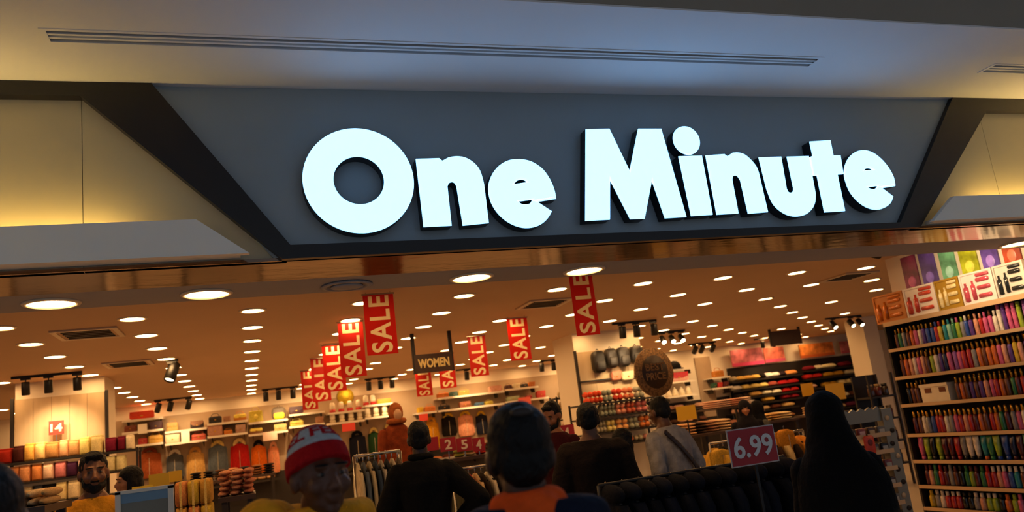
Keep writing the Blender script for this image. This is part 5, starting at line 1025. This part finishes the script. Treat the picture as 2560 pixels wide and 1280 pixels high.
# stack of packaged yellow blankets
Yk = 6.4; a, b = at(436, 1250, Yk), at(530, 1250, Yk); zt_ = at(483, 1200, Yk).z; w = (b.x - a.x); t0 = thing('pallet_stand', 'low wooden stand under the packed yellow blankets', 'stand', ((a.x + b.x) / 2, Yk + .2, 0))
MB().box(-w / 2 - .03, w / 2 + .03, -.24, .24, .1, .16).build('top', 'board', t0)
for s in (-1, 1):
    for q in (-1, 1): MB().box(s * w * .45 - .03, s * w * .45 + .03, q * .18 - .03, q * .18 + .03, 0, .1).build('leg', 'shelf_dark', t0)
nr = 8; hh = (zt_ - .16) / nr
PK = MB().rbox(-.5, .5, -.5, .5, 0, 1, .16).mesh('wrapped_body'); PKB = MB().box(-.1, .1, -.52, .52, -.0, 1.01).mesh('paper_band')
for rI in range(nr):
    for cI in range(3):
        t = thing('packed_blanket', f'packed yellow-orange blanket, {ORD[nr - 1 - rI]} from the top, {["left", "middle", "right"][cI]} pile', 'blanket', ((a.x + b.x) / 2 + (cI - 1) * w / 3, Yk + .2, .16 + rI * hh), 0, 'packed blankets beside the gate')
        for nm, me, c_ in (('wrapped_body', PK, ['c8923a', 'd88a4a', 'd0a838'][(cI + rI) % 3]), ('paper_band', PKB, 'e0b860')): o = part(nm, me, 'cloth', t, c_); o.scale = (w / 3 * .95, .4, hh * .97)
# accessory stand at the right
Ya = 6.9; p0 = at(2198, 1022, Ya); t = thing('accessory_stand', 'tall accessory stand with teal-grey spotted side post', 'display stand', (p0.x, Ya, 0), -.12)
zt_ = p0.z
MB().box(-.02, .1, -.05, .05, 0, zt_).build('side_post', 'acrylic', t)
for i in range(9): MB().lathe([(.001, 0), (.026, 0), (.026, .006), (.001, .006)], 12, Matrix.Translation((.03 + .03 * (i % 2), -.05, zt_ - .1 - i * .13)) @ Matrix.Rotation(PI / 2, 4, 'X')).build('spot', 'shelf_dark' if i % 3 else 'wood', t)
MB().box(-.5, -.46, -.05, .05, 0, zt_).build('side_post', 'acrylic', t)
zh = zt_ + .02
pts = [(-.5, 0), (-.02, 0), (-.02, .12)] + [(-.02 - .48 * (k + .5) / 10, .12 + (.03 if k % 2 == 0 else 0)) for k in range(10)] + [(-.5, .12)]
MB().prism([(x, zh - .14 + z) for x, z in pts], -.03, .0).build('header_board', 'acrylic', t)
for k in range(7):
    z = zt_ - .26 - k * .17
    sh = MB().box(-.46, -.02, -.12, .08, z - .012, z).build('tray', 'acrylic', t); MB().box(-.46, -.02, -.125, -.12, z - .012, z + .03).build('tray_lip', 'shelf_wood', sh)
    for q in range(4):
        cx_ = -.41 + q * .115; tt = thing('boxed_accessory', f'{["dark", "rose", "brown", "grey"][(q + k) % 4]} boxed accessory, {ORD[q]} on the {ORD[k]} tray of the stand', 'box', (0, 0, 0), 0, 'boxed accessories on the stand')
        tt.location = t.location + Matrix.Rotation(-.12, 3, 'Z') @ Vector((cx_, -.03, z)); tt.rotation_euler = (0, 0, -.12)
        MB().rbox(-.045, .045, -.03, .03, 0, .09, .01).build('box', 'plastic', tt, ['1e1814', '8a3a3a', '4a3020', '6a6660'][(q + k) % 4]); MB().box(-.03, .03, -.034, -.029, .02, .06).build('label_panel', 'print', tt, ['8a7a60', 'd8a8a0', 'c8a878', 'b8b0a0'][q])
st_ = t; t = thing('hanging_pouch', 'small red-orange pouch hung in front of the accessory stand', 'pouch', st_.location + Matrix.Rotation(-.12, 3, 'Z') @ Vector((-.30, -.147, zt_ - .26 - .17)), -.12)
MB().rbox(-.06, .06, -.02, .02, 0, .19, .03).build('pouch_body', 'leather', t, 'c8402c'); MB().ell((0, -.02, .12), (.03, .01, .035), 12, 8).build('emblem', 'leather', t, '7a1a1a'); MB().tube([(0, .0, .18), (0, .01, .2), (0, .03, .19)], .006, 6).build('loop', 'black_metal', t)

# cartons on a dark rack in front of the slim column
YC = 10.4; xa_, xb_ = at(2200, 1080, YC).x, at(2262, 1080, YC).x; zs_ = [.35, .7, 1.05, 1.4]
shelf_thing('carton_rack', 'dark rack of brown jars beside the right perfume shelves', zs_, xa_, xb_, YC, YC + .4, back='shelf_dark', ztop=1.75)
JB = MB().lathe([(.001, 0), (.05, .002), (.055, .02), (.055, .13), (.04, .15), (.001, .15)], 14).mesh('jar_body'); JL = MB().lathe([(.001, .15), (.045, .15), (.045, .19), (.001, .192)], 14).mesh('lid')
for i, z in enumerate(zs_):
    for k in range(3):
        t = thing('brown_jar', f'dark brown jar, {ORD[k]} from the left, {["lowest", "second lowest", "third lowest", "top"][i]} shelf of the dark rack', 'jar', (xa_ + .1 + k * (xb_ - xa_ - .2) / 2, YC + .12, z), 0, 'brown jars on the dark rack')
        part('jar_body', JB, 'liquid', t, ['4a2a1a', '5a2018', '3a2a1e'][(i + k) % 3]); part('lid', JL, 'plastic', t, ['8a7a60', '1a1614', 'a08050'][(i + 2 * k) % 3])
